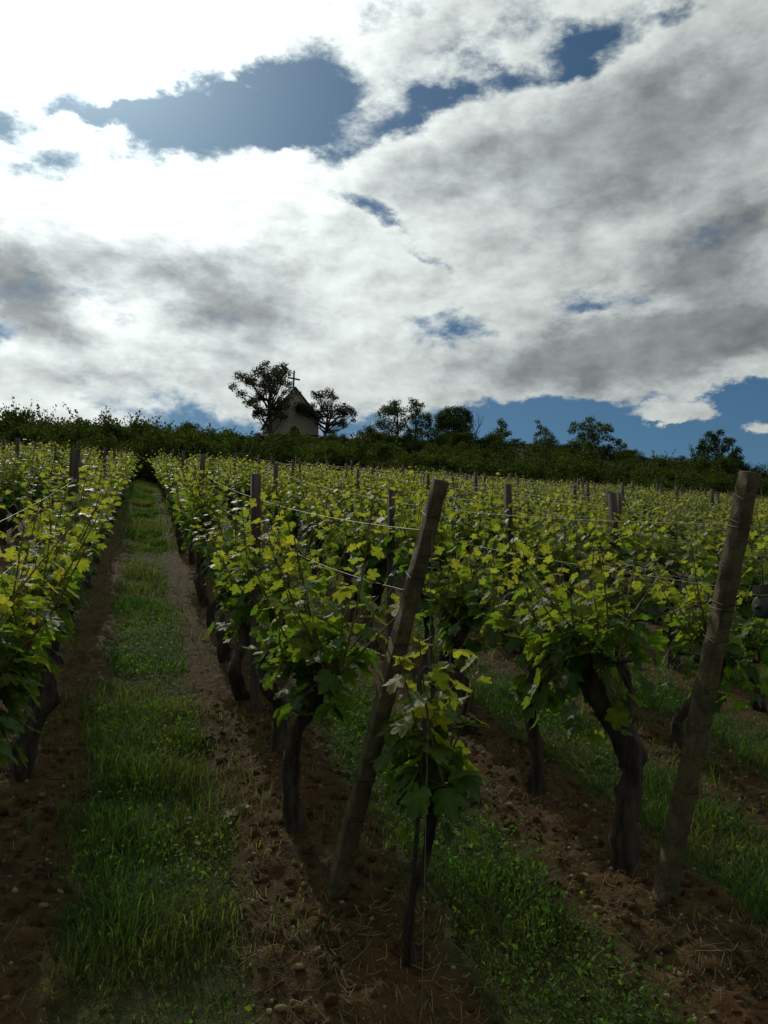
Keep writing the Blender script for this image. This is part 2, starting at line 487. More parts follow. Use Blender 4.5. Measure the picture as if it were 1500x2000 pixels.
# ------------------------------------------------------------------ chapel on the ridge
def poly_mesh(name, verts, faces, mats, midx=None):
    me = bpy.data.meshes.new(name)
    me.from_pydata([tuple(v) for v in verts], [], faces)
    for m in (mats if isinstance(mats, (list, tuple)) else [mats]):
        me.materials.append(m)
    if midx:
        me.polygons.foreach_set('material_index', midx)
    me.update()
    return me


def box(x0, x1, y0, y1, z0, z1):
    V = [(x, y, z) for z in (z0, z1) for y in (y0, y1) for x in (x0, x1)]
    F = [(0, 2, 3, 1), (4, 5, 7, 6), (0, 1, 5, 4), (2, 6, 7, 3), (0, 4, 6, 2), (1, 3, 7, 5)]
    return V, F


def build_chapel(x, y, rz):
    base = float(gz(x, y)) - 0.05
    t = thing('chapel', (x, y, base), 'small pale plastered chapel with steep gabled roof on the ridge', 'chapel')
    t.rotation_euler = (0, 0, rz)
    w, eave, apex, deep, dw, sp = 2.38, 2.35, 5.2, 6.2, 0.58, 0.5
    # pointed arch of the doorway: two arcs
    arch = [(-dw, 0.0), (-dw, sp)]
    for k in range(1, 7):
        a = math.radians(60 * k / 6)
        arch.append((dw - 2 * dw * math.cos(a), sp + 2 * dw * math.sin(a) * 0.92))
    top = arch[-1]
    arch[-1] = (0.0, top[1])
    full = arch + [(-px_, pz) for px_, pz in arch[-2::-1]]
    L = [(-w, -1.5), (-dw, -1.5)] + arch + [(0, apex), (-w, eave)]
    V = [(px_, 0, pz) for px_, pz in L]
    n1 = len(V)
    V += [(-px_, 0, pz) for px_, pz in L]
    F = [tuple(range(n1)), tuple(range(2 * n1 - 1, n1 - 1, -1))]
    o = len(V)
    V += [(px_, 0, pz) for px_, pz in full] + [(px_, 0.34, pz) for px_, pz in full]
    m = len(full)
    F += [(o + k, o + k + 1, o + m + k + 1, o + m + k) for k in range(m - 1)]        # reveal of the doorway
    o = len(V)                                                                       # side walls and rear gable
    V += [(-w, 0, -1.5), (-w, 0, eave), (-w, deep, eave), (-w, deep, -1.5), (w, 0, -1.5), (w, 0, eave), (w, deep, eave), (w, deep, -1.5), (0, deep, apex)]
    F += [(o, o + 1, o + 2, o + 3), (o + 4, o + 7, o + 6, o + 5), (o + 3, o + 2, o + 8, o + 6, o + 7)]
    obj('wall', poly_mesh('chapel_wall', V, F, M['plaster']), t)
    # two roof slopes, each a slab with a small overhang
    sl = math.atan2(apex - eave, w)
    rf = obj('roof', None, t)
    for s in (-1, 1):
        ov, th = 0.22, 0.11
        ex, ez = s * (w + ov * math.cos(sl)), eave - ov * math.sin(sl)
        up = (s * math.sin(sl) * th, math.cos(sl) * th)
        sec = [(0, apex + 0.012), (ex, ez + 0.012), (ex + up[0], ez + up[1] + 0.012), (0, apex + 0.012 + th / math.cos(sl))]
        V = [(a, yy_, b) for yy_ in (-0.16, deep + 0.16) for a, b in sec]
        F = [(0, 1, 2, 3), (7, 6, 5, 4), (0, 4, 5, 1), (1, 5, 6, 2), (2, 6, 7, 3)]
        obj('roof_slope', poly_mesh('roof_slope', V, F, M['roof']), rf)
    dr = obj('door', None, t)
    for k in range(5):                                                               # door planks
        x0, x1 = -dw + 2 * dw * k / 5 + 0.008, -dw + 2 * dw * (k + 1) / 5 - 0.008
        def zt(q):
            q = abs(q)
            return sp + 0.92 * math.sqrt(max(0, 4 * dw * dw - (q + dw) ** 2)) - 0.01
        V = [(x0, 0.26, 0), (x1, 0.26, 0), (x1, 0.26, zt(x1)), (x0, 0.26, zt(x0))]
        if x0 < 0 < x1:
            V.insert(3, (0, 0.26, zt(0)))
        nv = len(V)
        V += [(a, 0.30, c) for a, _, c in V]
        F = [tuple(range(nv)), tuple(range(2 * nv - 1, nv - 1, -1))] + [(a, (a + 1) % nv, nv + (a + 1) % nv, nv + a) for a in range(nv)]
        obj('plank', poly_mesh('door_plank', V, F, M['door_wood']), dr)
    c = obj('cross', None, t)
    c.location = (0, 2.4, 0)
    c.rotation_euler = (0, R(2), R(14))
    V, F = box(-0.075, 0.075, -0.06, 0.06, apex - 0.1, apex + 2.6)
    obj('upright', poly_mesh('cross_upright', V, F, M['iron']), c)
    V, F = box(-0.66, 0.66, -0.05, 0.05, apex + 1.68, apex + 1.83)
    arm = obj('crossbar', poly_mesh('cross_bar', V, F, M['iron']), c)
    return t


build_chapel(14.2, 75.3, R(-1.5))


# ------------------------------------------------------------------ trees
LEAF_V = np.array([(0, -0.1, 0), (0.42, 0.35, 0.06), (0, 1, -0.05), (-0.42, 0.35, 0.06)])
LEAF_F = np.array([(0, 1, 2), (0, 2, 3)])


def clump_leaves(rs, centres, radii, per, size, droop=0.0, flat=0.75, fuzz=0.42, spread=1.35):
    pos = []
    for c, r in zip(centres, radii):
        n = int(per * (r / 0.5) ** 2)
        r = r * spread
        d_ = rs.normal(0, 1, (n, 3))
        d_ /= np.linalg.norm(d_, axis=1)[:, None]
        pos.append(c + d_ * (r * rs.uniform(0, 1, n) ** fuzz * rs.uniform(0.75, 1.2, n))[:, None] * np.array([1, 1, flat]))
    pos = np.vstack(pos)
    n = len(pos)
    tip = rs.normal(0, 1, (n, 3)) + np.array([0, 0, -droop])
    nrm = rs.normal(0, 1, (n, 3)) + np.array([0, 0, 0.9])
    tint = np.stack([rs.uniform(0, 1, n) ** 1.5, rs.uniform(0, 1, n), np.zeros(n), np.ones(n)], 1)
    return pos, frames_of(tip, nrm), size * rs.uniform(0.6, 1.3, n), tint


def grow_tree(name, x, y, clumps, label, leaf, size, per, trunk_r, fork, seed, stems=1, cat='tree', group=None, limb_r=0.35, twigs=0, lean=(0, 0)):
    """clumps: (across the view, up, radius) in metres from the foot of the trunk; depth is spread by chance"""
    rs = np.random.default_rng(seed)
    base = np.array([x, y, float(gz(x, y)) - 0.1])
    t = thing(name, tuple(base), label, cat, group)
    va = math.atan2(x, y)                                        # clumps spread across the line of sight and along it
    ax, ay = np.array([math.cos(va), -math.sin(va), 0]), np.array([math.sin(va), math.cos(va), 0])
    wid = max(abs(c[0]) for c in clumps) + 0.2
    C, Rr = [], []
    for cx, cz, r in clumps:
        dep = rs.uniform(-0.75, 0.75) * wid
        C.append(ax * cx + ay * dep * 0.8 + np.array([0, 0, cz + 0.1]))
        Rr.append(r)
    for _ in range(len(C) // 2):                                  # more clumps between neighbours, so that the crown hangs together
        i = int(rs.integers(len(clumps)))
        near_ = sorted(range(len(clumps)), key=lambda j: np.linalg.norm(C[j][[0, 2]] - C[i][[0, 2]]))[1:4]
        j = near_[int(rs.integers(len(near_)))]
        C.append((C[i] + C[j]) / 2 + rs.normal(0, 0.08, 3))
        Rr.append(min(Rr[i], Rr[j]) * 0.85)
    C, Rr = np.array(C), np.array(Rr)
    top = C[:, 2].max()
    parts = []
    forks = []
    for s in range(stems):
        off = ax * (s - (stems - 1) / 2) * 0.35 + ay * rs.uniform(-0.2, 0.2)
        sway = ax * (lean[0] + rs.uniform(-0.2, 0.2)) + ay * (lean[1] + rs.uniform(-0.2, 0.2))
        P = smoothline([off * 0.5, off + sway * 0.25 + np.array([0, 0, top * fork * 0.5]), off * 1.2 + sway * 0.6 + np.array([0, 0, top * fork]),
                        off * 1.4 + sway + np.array([0, 0, top * min(0.86, fork + 0.4)])], 9)
        parts.append(tube(P, np.linspace(trunk_r * 1.25, trunk_r * 0.35, 9) / math.sqrt(stems), 6, gnarl=0.15, rs=rs))
        forks.append(P)
    for c in C:
        P = forks[int(rs.integers(stems))]
        cand = P[(P[:, 2] < c[2] - 0.05) | (np.arange(len(P)) <= 3)]
        st = cand[int(rs.integers(max(0, len(cand) - 4), len(cand)))]
        md = (st + c) / 2 + rs.normal(0, 0.12, 3) + np.array([0, 0, -0.10 * np.linalg.norm((c - st)[:2])])
        B = smoothline([st, md, c], 6)
        parts.append(tube(B, np.linspace(trunk_r * limb_r, trunk_r * 0.07, 6), 4, cap=False))
        for _ in range(twigs):
            e = c + rs.normal(0, 0.35, 3)
            parts.append(tube(np.array([B[3], (B[3] + e) / 2 + rs.normal(0, .06, 3), e]), [trunk_r * 0.12, trunk_r * 0.08, trunk_r * 0.03], 3, cap=False))
    V, F, _ = join(parts)
    obj('trunk', mesh_np('trunk', V, F, M['tree_bark'], smooth=True), t)
    if per:
        pos, Rm, sz, tint = clump_leaves(rs, C, Rr, per, size)
        V, F = scatter_leaf(LEAF_V, LEAF_F, pos, Rm, sz)
        obj('crown', mesh_np('crown', V, F, M[leaf], tint=np.repeat(tint, 4, 0)), t)
    return t


def px_clumps(lst, ox, oy, k):
    return [((a - ox) * k, (oy - b) * k, r * k) for a, b, r in lst]


# the two wind-shaped trees beside the chapel
PL = [(430, 95, 50), (465, 75, 30), (545, 140, 50), (625, 160, 35), (380, 165, 52), (480, 185, 60), (560, 215, 60), (650, 235, 50), (725, 285, 40), (300, 235, 52), (222, 275, 52),
      (150, 318, 40), (225, 345, 45), (330, 325, 60), (430, 295, 62), (520, 315, 62), (610, 310, 52), (680, 335, 38), (295, 440, 42), (360, 500, 50), (400, 560, 45), (370, 602, 32),
      (420, 420, 45), (530, 430, 40), (620, 500, 55), (680, 520, 38), (640, 585, 42), (560, 560, 50), (470, 600, 48), (700, 470, 30), (600, 440, 40)]
PR = [(985, 408, 38), (1040, 440, 52), (1120, 420, 52), (1187, 408, 36), (1100, 500, 60), (1190, 490, 52), (1282, 478, 44), (1010, 540, 44), (955, 560, 44), (882, 540, 52), (832, 495, 38),
      (812, 430, 28), (820, 550, 28), (930, 610, 36), (1000, 640, 36), (1250, 560, 44), (1330, 560, 44), (1372, 620, 36), (1370, 660, 24), (1282, 620, 36), (1250, 680, 32), (1272, 738, 26),
      (1190, 722, 26), (1140, 590, 44), (1060, 600, 40)]
grow_tree('pine_tree', 11.55, 73.6, px_clumps(PL, 515, 850, 0.0098), 'tall broad dark tree with clumped crown left of the chapel', 'pine_leaf', 0.145, 270, 0.22, 0.42, 21, limb_r=0.42, twigs=3)
grow_tree('pine_tree', 16.9, 74.1, px_clumps(PR, 1085, 860, 0.0098), 'smaller crooked tree leaning right beside the chapel', 'pine_leaf', 0.145, 270, 0.18, 0.30, 22, limb_r=0.5, twigs=3, lean=(0.25, 0))
K3 = 0.0091
T1 = [(330, 60, 40), (350, 110, 45), (300, 130, 40), (245, 120, 35), (200, 170, 38), (260, 190, 48), (340, 190, 48), (410, 170, 40), (170, 250, 35), (230, 270, 42), (300, 260, 42), (390, 260, 45),
      (440, 230, 32), (210, 330, 32), (300, 340, 32), (400, 350, 34), (440, 310, 30), (340, 420, 36), (260, 430, 30)]
T2 = [(525, 70, 38), (560, 90, 38), (500, 130, 38), (610, 100, 30), (555, 160, 45), (620, 170, 38), (480, 190, 36), (540, 240, 40), (600, 250, 45), (670, 200, 36), (690, 250, 30), (660, 300, 38),
      (590, 330, 34), (500, 330, 30), (640, 380, 34), (560, 400, 34), (480, 400, 30), (700, 350, 30)]
T3 = [(860, 150, 42), (930, 145, 44), (800, 170, 44), (990, 165, 42), (1045, 170, 32), (840, 220, 62), (920, 225, 66), (1000, 230, 60), (770, 240, 42), (1055, 250, 40), (790, 300, 56), (870, 310, 64), (950, 310, 66),
      (1030, 320, 54), (760, 360, 46), (830, 390, 56), (910, 390, 60), (1000, 400, 56), (1060, 400, 44), (800, 440, 44), (960, 450, 44), (1040, 450, 40)]
T5 = [(1350, 285, 30), (1330, 320, 34), (1385, 320, 34), (1360, 370, 36), (1420, 370, 30), (1445, 362, 18), (1310, 380, 32), (1260, 400, 30), (1220, 410, 30), (1185, 440, 34), (1240, 455, 36), (1290, 440, 30), (1170, 475, 28), (1400, 410, 24)]
BL = [(100, 350, 40), (70, 400, 45), (140, 390, 50), (60, 450, 50), (120, 450, 55), (180, 430, 45), (160, 480, 45), (30, 470, 40)]
grow_tree('airy_tree', 21.4, 64.9, px_clumps(T1, 375, 525, K3), 'tall airy tree, left one of a pair behind the hedge', 'tree_leaf', 0.14, 260, 0.11, 0.45, 31, twigs=4)
grow_tree('airy_tree', 23.2, 65.6, px_clumps(T2, 540, 525, K3), 'tall airy tree, right one of a pair behind the hedge', 'tree_leaf', 0.14, 260, 0.11, 0.45, 32, twigs=4)
grow_tree('round_tree', 27.4, 66.9, px_clumps(T3, 900, 535, K3 * 1.04), 'dense round dark tree right of the airy pair', 'tree_leaf', 0.15, 380, 0.14, 0.35, 33, stems=2)
grow_tree('leaning_tree', 32.5, 70.0, px_clumps(T5, 1240, 505, K3 * 1.1), 'small sparse tree leaning right beside the bare tree', 'tree_leaf', 0.14, 300, 0.07, 0.4, 34, lean=(0.8, 0), twigs=2)
grow_tree('shrubby_tree', 18.3, 62.5, px_clumps(BL, 110, 530, K3), 'low dark bushy tree left of the airy pair', 'tree_leaf', 0.15, 380, 0.08, 0.4, 35, stems=3)
K4 = 0.0163
S1 = [(122, 75, 14), (130, 105, 17), (160, 110, 18), (145, 145, 22), (185, 150, 20), (110, 150, 14), (160, 185, 24), (120, 190, 20), (195, 195, 20), (100, 215, 18), (150, 220, 24), (200, 220, 18)]
S2 = [(350, 115, 20), (400, 140, 26), (440, 135, 26), (490, 125, 22), (535, 165, 22), (340, 165, 26), (390, 190, 30), (450, 185, 30), (510, 195, 28), (550, 200, 18), (340, 220, 28), (400, 240, 30), (470, 240, 30), (530, 240, 22),
      (600, 235, 16), (590, 265, 20), (625, 285, 18), (310, 250, 24), (430, 285, 30), (350, 285, 28), (500, 285, 26)]
S3 = [(1180, 165, 22), (1240, 165, 20), (1150, 200, 24), (1210, 205, 28), (1270, 195, 22), (1290, 230, 24), (1130, 240, 24), (1190, 250, 30), (1250, 255, 30), (1320, 270, 24), (1150, 300, 26), (1220, 305, 30), (1290, 310, 28), (1335, 310, 20), (1130, 340, 22), (1200, 355, 26), (1270, 355, 26), (1330, 350, 20)]
grow_tree('slender_tree', 38.3, 69.5, px_clumps(S1, 160, 245, K4), 'slender little tree alone on the ridge line', 'tree_leaf', 0.14, 260, 0.06, 0.5, 36, twigs=2)
grow_tree('spreading_tree', 40.8, 65.5, px_clumps(S2, 430, 320, K4), 'wide airy tree where the ridge starts to fall', 'tree_leaf', 0.14, 300, 0.08, 0.25, 37, stems=4, twigs=2)
grow_tree('oval_tree', 51.2, 60.1, px_clumps(S3, 1230, 400, K4), 'full dark tree behind the leaning post at the right', 'tree_leaf', 0.15, 380, 0.11, 0.35, 38, stems=2)
CN = [(815, 268, 7), (812, 290, 9), (795, 320, 9), (822, 312, 9), (808, 335, 12), (806, 365, 14), (800, 395, 16)]
CM = [(735, 300, 7), (742, 320, 9), (750, 345, 10), (748, 375, 13), (752, 400, 14)]
grow_tree('sapling', 38.6, 52.9, px_clumps(CN, 806, 415, 0.0137), 'thin dark sapling with forked tip, taller of two on the slope', 'tree_leaf', 0.12, 260, 0.035, 0.6, 39)
grow_tree('sapling', 37.65, 53.1, px_clumps(CM, 748, 415, 0.0137), 'thin dark sapling, shorter of two on the slope', 'tree_leaf', 0.12, 260, 0.03, 0.6, 40)


def bare_tree(name, x, y, h, spread, label, seed, lean=0.0, r0=0.05, depth=4):
    rs = np.random.default_rng(seed)
    base = np.array([x, y, float(gz(x, y)) - 0.1])
    t = thing(name, tuple(base), label, 'bare tree')
    parts = []

    def grow(p0, dr, ln, r, k):
        m = p0 + dr * ln * 0.5 + rs.normal(0, 0.03 * ln, 3)
        e = p0 + dr * ln + rs.normal(0, 0.05 * ln, 3)
        parts.append(tube(smoothline([p0, m, e], 5), np.linspace(r, r * 0.55, 5), 4, cap=False))
        if k == 0:
            return
        for _ in range(3 if k > 1 else 2):
            f = rs.uniform(0.45, 1.0)
            q = p0 + (e - p0) * f
            nd = dr + rs.normal(0, spread, 3) + np.array([0, 0, 0.25])
            nd /= np.linalg.norm(nd)
            grow(q, nd, ln * rs.uniform(0.55, 0.8), max(r * 0.55, 0.007), k - 1)
    d0 = np.array([lean, 0, 1.0])
    grow(np.zeros(3), d0 / np.linalg.norm(d0), h * 0.42, r0, depth)
    V, F, _ = join(parts)
    obj('trunk', mesh_np('bare_trunk', V, F, M['tree_bark'], smooth=True), t)


bare_tree('bare_tree', 30.9, 70.0, 4.1, 0.42, 'leafless tree with fine upright twigs beside the round dark tree', 52, 0.15, 0.06)
bare_tree('dead_tree', 48.9, 60.8, 3.6, 0.62, 'dead branching tree left of the full tree at the right', 55, 0.1, 0.06, 3)


# ------------------------------------------------------------------ shrubs: the hedge behind the vines and the bushes on the bank
def shrub_mesh(seed, h, w, leaf_n, size, sprigs):
    rs = np.random.default_rng(seed)
    n = 34
    a = rs.uniform(0, 2 * np.pi, n)
    rad = w * np.sqrt(rs.uniform(0, 1, n))
    zc = h * rs.uniform(0.12, 0.86, n) * (1 - 0.35 * (rad / w) ** 2)
    C = np.stack([rad * np.cos(a), rad * np.sin(a), zc], 1)
    Rr = rs.uniform(0.22, 0.42, n) * (h / 2.0) ** 0.5
    pos, Rm, sz, tint = clump_leaves(rs, C, Rr, leaf_n, size, droop=0.2, flat=0.9, fuzz=0.5, spread=1.05)
    stems = [tube(smoothline([np.zeros(3), c * 0.5 + rs.normal(0, 0.05, 3), c], 4), [0.03, 0.02, 0.014, 0.006], 4, cap=False) for c in C[:14]]
    ps, ts = [], []
    for _ in range(sprigs):                                        # shoots that stick out of the outline
        c = C[int(rs.integers(14))]
        tip = c + np.array([rs.normal(0, 0.30), rs.normal(0, 0.30), rs.uniform(0.3, 0.75)]) * (h / 2.0)
        stems.append(tube(np.array([c, (c + tip) / 2 + rs.normal(0, 0.03, 3), tip]), [0.012, 0.008, 0.003], 3, cap=False))
        for f in np.linspace(0.25, 1.0, 12):
            ps.append(c + (tip - c) * f + rs.normal(0, 0.028, 3))
    ps = np.array(ps)
    m = len(ps)
    R2 = frames_of(rs.normal(0, 1, (m, 3)) + [0, 0, 0.4], rs.normal(0, 1, (m, 3)) + [0, 0, 0.8])
    V, F = scatter_leaf(LEAF_V, LEAF_F, np.vstack([pos, ps]), np.concatenate([Rm, R2]), np.concatenate([sz, size * rs.uniform(0.7, 1.2, m)]))
    tint = np.vstack([tint, np.stack([rs.uniform(0.2, 1, m), rs.uniform(0, 1, m), np.zeros(m), np.ones(m)], 1)])
    crown = mesh_np('shrub_crown', V, F, M['shrub_leaf'], tint=np.repeat(tint, 4, 0))
    V, F, _ = join(stems)
    return crown, mesh_np('shrub_stem', V, F, M['tree_bark'], smooth=True)


SHRUBS = [shrub_mesh(200 + k, 2.0, 0.95, 230, 0.085, 4) for k in range(7)]
ORD = ['first', 'second', 'third', 'fourth', 'fifth', 'sixth', 'seventh', 'eighth', 'ninth', 'tenth', 'eleventh', 'twelfth', 'thirteenth', 'fourteenth', 'fifteenth',
       'sixteenth', 'seventeenth', 'eighteenth', 'nineteenth', 'twentieth']
TENS = {2: 'twenty', 3: 'thirty', 4: 'forty', 5: 'fifty', 6: 'sixty', 7: 'seventy', 8: 'eighty', 9: 'ninety'}


def ordinal(i):
    if i < 20:
        return ORD[i]
    n = i + 1
    if n % 10 == 0:
        return TENS[n // 10][:-1] + 'ieth'
    return TENS[n // 10] + '-' + ORD[n % 10 - 1]


def add_shrub(k, x, y, h, wide, label, group):
    crown, stem = SHRUBS[k % len(SHRUBS)]
    t = thing('shrub', (x, y, float(gz(x, y)) - 0.06), label, 'shrub', group)
    t.rotation_euler = (0, 0, rng.uniform(0, 6.28))
    t.scale = (wide, wide, h / 2.0)
    obj('crown', crown, t)
    obj('stem', stem, t)


hed = []
for i, x in enumerate(np.arange(-6.6, 36.5, 1.02)):
    xx = float(x + rng.uniform(-0.25, 0.25))
    yy = 32.9 + rng.uniform(-0.4, 0.9)
    h = rng.uniform(1.5, 2.8)
    if xx < -0.4:
        h = rng.uniform(2.0, 3.3)                                  # the tall bushes left of the path
    elif xx < 1.1:
        h, yy = 2.7, 32.4
    elif xx > 22:
        h = rng.uniform(1.4, 2.8)
    if not -0.4 <= xx < 1.1:
        h *= 0.86 + 0.9 * float(fbm(np.array(xx * 0.45), np.array(3.3), 9, 2))
    hed.append((xx, yy, h))
for i, (x, y, h) in enumerate(hed):
    side = 'tall dark hedge bush' if x < -0.4 else ('dark bush closing the end of the grass path' if x < 1.1 and h > 2.5 else 'dark green hedge shrub')
    lab = '%s behind the vine rows, %s of the front line from the left' % (side, ordinal(i)) if 'closing' not in side else 'dark bush closing the end of the grass path, %s of the hedge line' % ordinal(i)
    add_shrub(i, x, y, h, 0.85 + 0.16 * h, lab, 'shrubs of the hedge behind the vineyard')
bank = []
while len(bank) < 175:
    y = 35 + 41 * rng.uniform(0, 1) ** 1.7
    x = rng.uniform(-0.17 * y - 1, 0.90 * y)
    if 11.0 < x < 17.5 and y > 71:
        continue
    if math.sin(x * 0.35 + 1.3) + rng.normal(0, 0.6) + (74 - y) * 0.02 < 0 and y > 50:
        continue
    bank.append((x, y, rng.uniform(1.7, 2.9) if y < 52 else rng.uniform(1.0, 2.0) if y < 68 else rng.uniform(0.7, 1.2)))
for i, x in enumerate(np.arange(-9.5, 0.8, 1.25)):
    bank.append((float(x), 37.0 + rng.uniform(-1, 2.5), rng.uniform(2.5, 3.2)))      # taller bushes behind on the left
for x in (10.9, 12.3, 13.3, 14.6, 15.6, 17.3, 18.2):
    bank.append((x, 72.6 + rng.uniform(-0.5, 0.5), rng.uniform(0.6, 1.0)))           # bushes before the chapel wall
for x, y in ((17.6, 60.5), (19.5, 63.0), (20.6, 61.5), (22.3, 63.5), (24.4, 63.0), (25.6, 65.0), (26.4, 63.5), (28.6, 65.0), (29.6, 64.0), (31.4, 66.5), (39.5, 63.2), (41.8, 63.0), (43.2, 62.0), (37.4, 66.5), (50.2, 58.0), (52.4, 57.5)):
    bank.append((x, y, rng.uniform(1.7, 2.5)))                                       # thicket at the feet of the trees
bank.sort(key=lambda q: math.atan2(q[0], q[1]))
BELTS = ((37.0, 'just behind the hedge'), (40.0, 'a little above the hedge'), (44.0, 'low on the bank'), (50.0, 'on the bank'), (64.0, 'half way up the hill'), (99.0, 'high up near the ridge'))
count = {}
for i, (x, y, h) in enumerate(bank):
    belt = next(b for a, b in BELTS if y < a)
    size_ = 'big' if h > 2.2 else 'small'
    count[belt, size_] = count.get((belt, size_), 0) + 1
    add_shrub(i + 3, x, y, h, 0.75 + 0.22 * h, '%s green bush %s, %s such from the left' % (size_, belt, ordinal(count[belt, size_] - 1)), 'bushes on the hillside')

# rough grass and undergrowth of the hill
n = 60000
hy = 31.5 + 53 * rng.uniform(0, 1, n) ** 0.9
hx = rng.uniform(-0.24, 1.0, n) * (hy + 4)
hz = gz(hx, hy)
clumpy = fbm(hx * 0.35, hy * 0.35, 77, 4) + 0.5
TUFT_V = np.array([(-0.10, 0, 0), (0.10, 0, 0), (0.02, 0.02, 1), (-0.3, 0.05, 0.75), (0.32, -0.05, 0.7), (0, 0.1, 0)])
TUFT_F = np.array([(0, 1, 2), (0, 5, 3), (5, 1, 4)])
an = rng.uniform(0, 6.28, n)
Rm = np.zeros((n, 3, 3))
Rm[:, 0, 0] = np.cos(an); Rm[:, 0, 1] = -np.sin(an); Rm[:, 1, 0] = np.sin(an); Rm[:, 1, 1] = np.cos(an); Rm[:, 2, 2] = 1
V, F = scatter_leaf(TUFT_V, TUFT_F, np.stack([hx, hy, hz - 0.03], 1), Rm, 0.18 + 0.42 * np.clip(clumpy, 0, 1) ** 2 * rng.uniform(0.5, 1.3, n))
tint = np.stack([np.clip(clumpy + rng.normal(0, 0.25, n), 0, 1), rng.uniform(0, 1, n), np.zeros(n), np.ones(n)], 1)
tag(obj('undergrowth', mesh_np('undergrowth', V, F, M['hill_grass'], tint=np.repeat(tint, 6, 0))), 'rough grass covering the hillside below the chapel', 'grass', None, 'stuff')


# ------------------------------------------------------------------ posts and wires
def row_name(k):
    if k == 0:
        return 'the row left of the grass path'
    if k == 1:
        return 'the row right of the grass path'
    return 'the %s row %s of the grass path' % (ordinal(k - 1), 'right') if k > 0 else 'the %s row left of the grass path' % ORD[-k]


def row_x(k):
    return ROW0 + PITCH * k + {1: 0.0, 2: 0.02}.get(k, 0.0)


def square_post(base, top, w0, w1, seed, label, name, mat, cat='post', group=None, rings=16, rough=0.035, ties=(), turn=0.0):
    """tapered square post with worn chamfered edges, from base to top"""
    rs = np.random.default_rng(seed)
    base, top = np.array(base, float), np.array(top, float)
    ax = top - base
    L = np.linalg.norm(ax)
    ax /= L
    ux = np.cross(np.array([0, 1.0, 0]), ax)
    ux /= np.linalg.norm(ux)
    uy = np.cross(ax, ux)
    ux, uy = ux * math.cos(turn) + uy * math.sin(turn), uy * math.cos(turn) - ux * math.sin(turn)
    prof = np.array([(-1, -.94), (-.94, -1), (.94, -1), (1, -.94), (1, .94), (.94, 1), (-.94, 1), (-1, .94)]) * 0.5
    V, F = [], []
    k = 8
    for i in range(rings):
        f = i / (rings - 1)
        w = w0 + (w1 - w0) * f
        q = prof * w * (1 + rs.uniform(-rough, rough, (k, 1)))
        V.append(base + ax * (L * f) + ux * q[:, :1] + uy * q[:, 1:])
    V = np.vstack(V)
    for i in range(rings - 1):
        for j in range(k):
            p0, p1, q0, q1 = i * k + j, i * k + (j + 1) % k, (i + 1) * k + j, (i + 1) * k + (j + 1) % k
            F += [(p0, p1, q0), (p1, q1, q0)]
    V = np.vstack([V, base[None], (top + ax * 0.004)[None]])
    for j in range(k):
        F += [(rings * k, (j + 1) % k, j), (rings * k + 1, (rings - 1) * k + j, (rings - 1) * k + (j + 1) % k)]
    t = tag(obj(name, mesh_np(name, V - base, np.array(F), M[mat]), None, tuple(base)), label, cat, group)
    for f, slant in ties:                                           # wire wrapped round the post
        w = (w0 + (w1 - w0) * f) * 0.5 + 0.004
        loop = [(-w, -w), (w, -w), (w, w), (-w, w), (-w, -w)]
        P = np.array([ax * (L * f + slant * (a + b) * 0.5) + ux * a + uy * b for a, b in loop])
        TV, TF = tube(P, 0.0016, 4, cap=False)
        obj('wire_tie', mesh_np('wire_tie', TV, TF, M['iron'], smooth=True), t)
    return t, ax, L


END = {}
END[1] = ((0.715, 3.03, float(gr(0.715, 3.03)) - 0.14), (0.976, 2.50, 2.135))
END[2] = ((1.93, 2.75, float(gr(1.93, 2.75)) - 0.14), (1.995, 2.20, 2.166))
square_post(*END[1], 0.062, 0.046, 1, 'leaning concrete post at the head of the row right of the grass path', 'end_post', 'concrete', 'post', 'leaning concrete end posts', turn=R(3), rough=0.08, rings=34, ties=((0.93, 0.3), (0.80, 0.2), (0.66, 0.25), (0.585, -0.2), (0.47, 0.3), (0.36, 0.2), (0.27, 0.25)))
square_post(*END[2], 0.061, 0.051, 2, 'leaning concrete post at the right edge with wires wrapped round it', 'end_post', 'concrete', 'post', 'leaning concrete end posts', turn=R(3), rough=0.08, rings=34, ties=((0.955, 0.5), (0.905, 0.3), (0.89, -0.1), (0.735, 0.1), (0.72, -0.2), (0.66, 0.3), (0.56, 0.4), (0.33, 0.1)))

POSTS = {0: [7.05, 12.5, 17.6, 22.5, 27.3], 1: [4.95, 9.4, 15.0, 20.2, 25.4], 2: [6.1, 11.6, 17.0, 22.3, 27.2]}
post_pos = {}


def in_view(x, y, z, m=0.0):
    """is the point in front of the camera and inside the picture (widened by m)?"""
    c, s = math.cos(R(17.225)), math.sin(R(17.225))
    xr, yf, dz = x * c - y * s, x * s + y * c, z - EYE
    w = yf * math.cos(R(8)) + dz * math.sin(R(8))
    return w > 0.3 and abs(xr / w) < 0.4808 * (1 + m) and abs((dz * math.cos(R(8)) - yf * math.sin(R(8))) / w) < 0.641 * (1 + m)


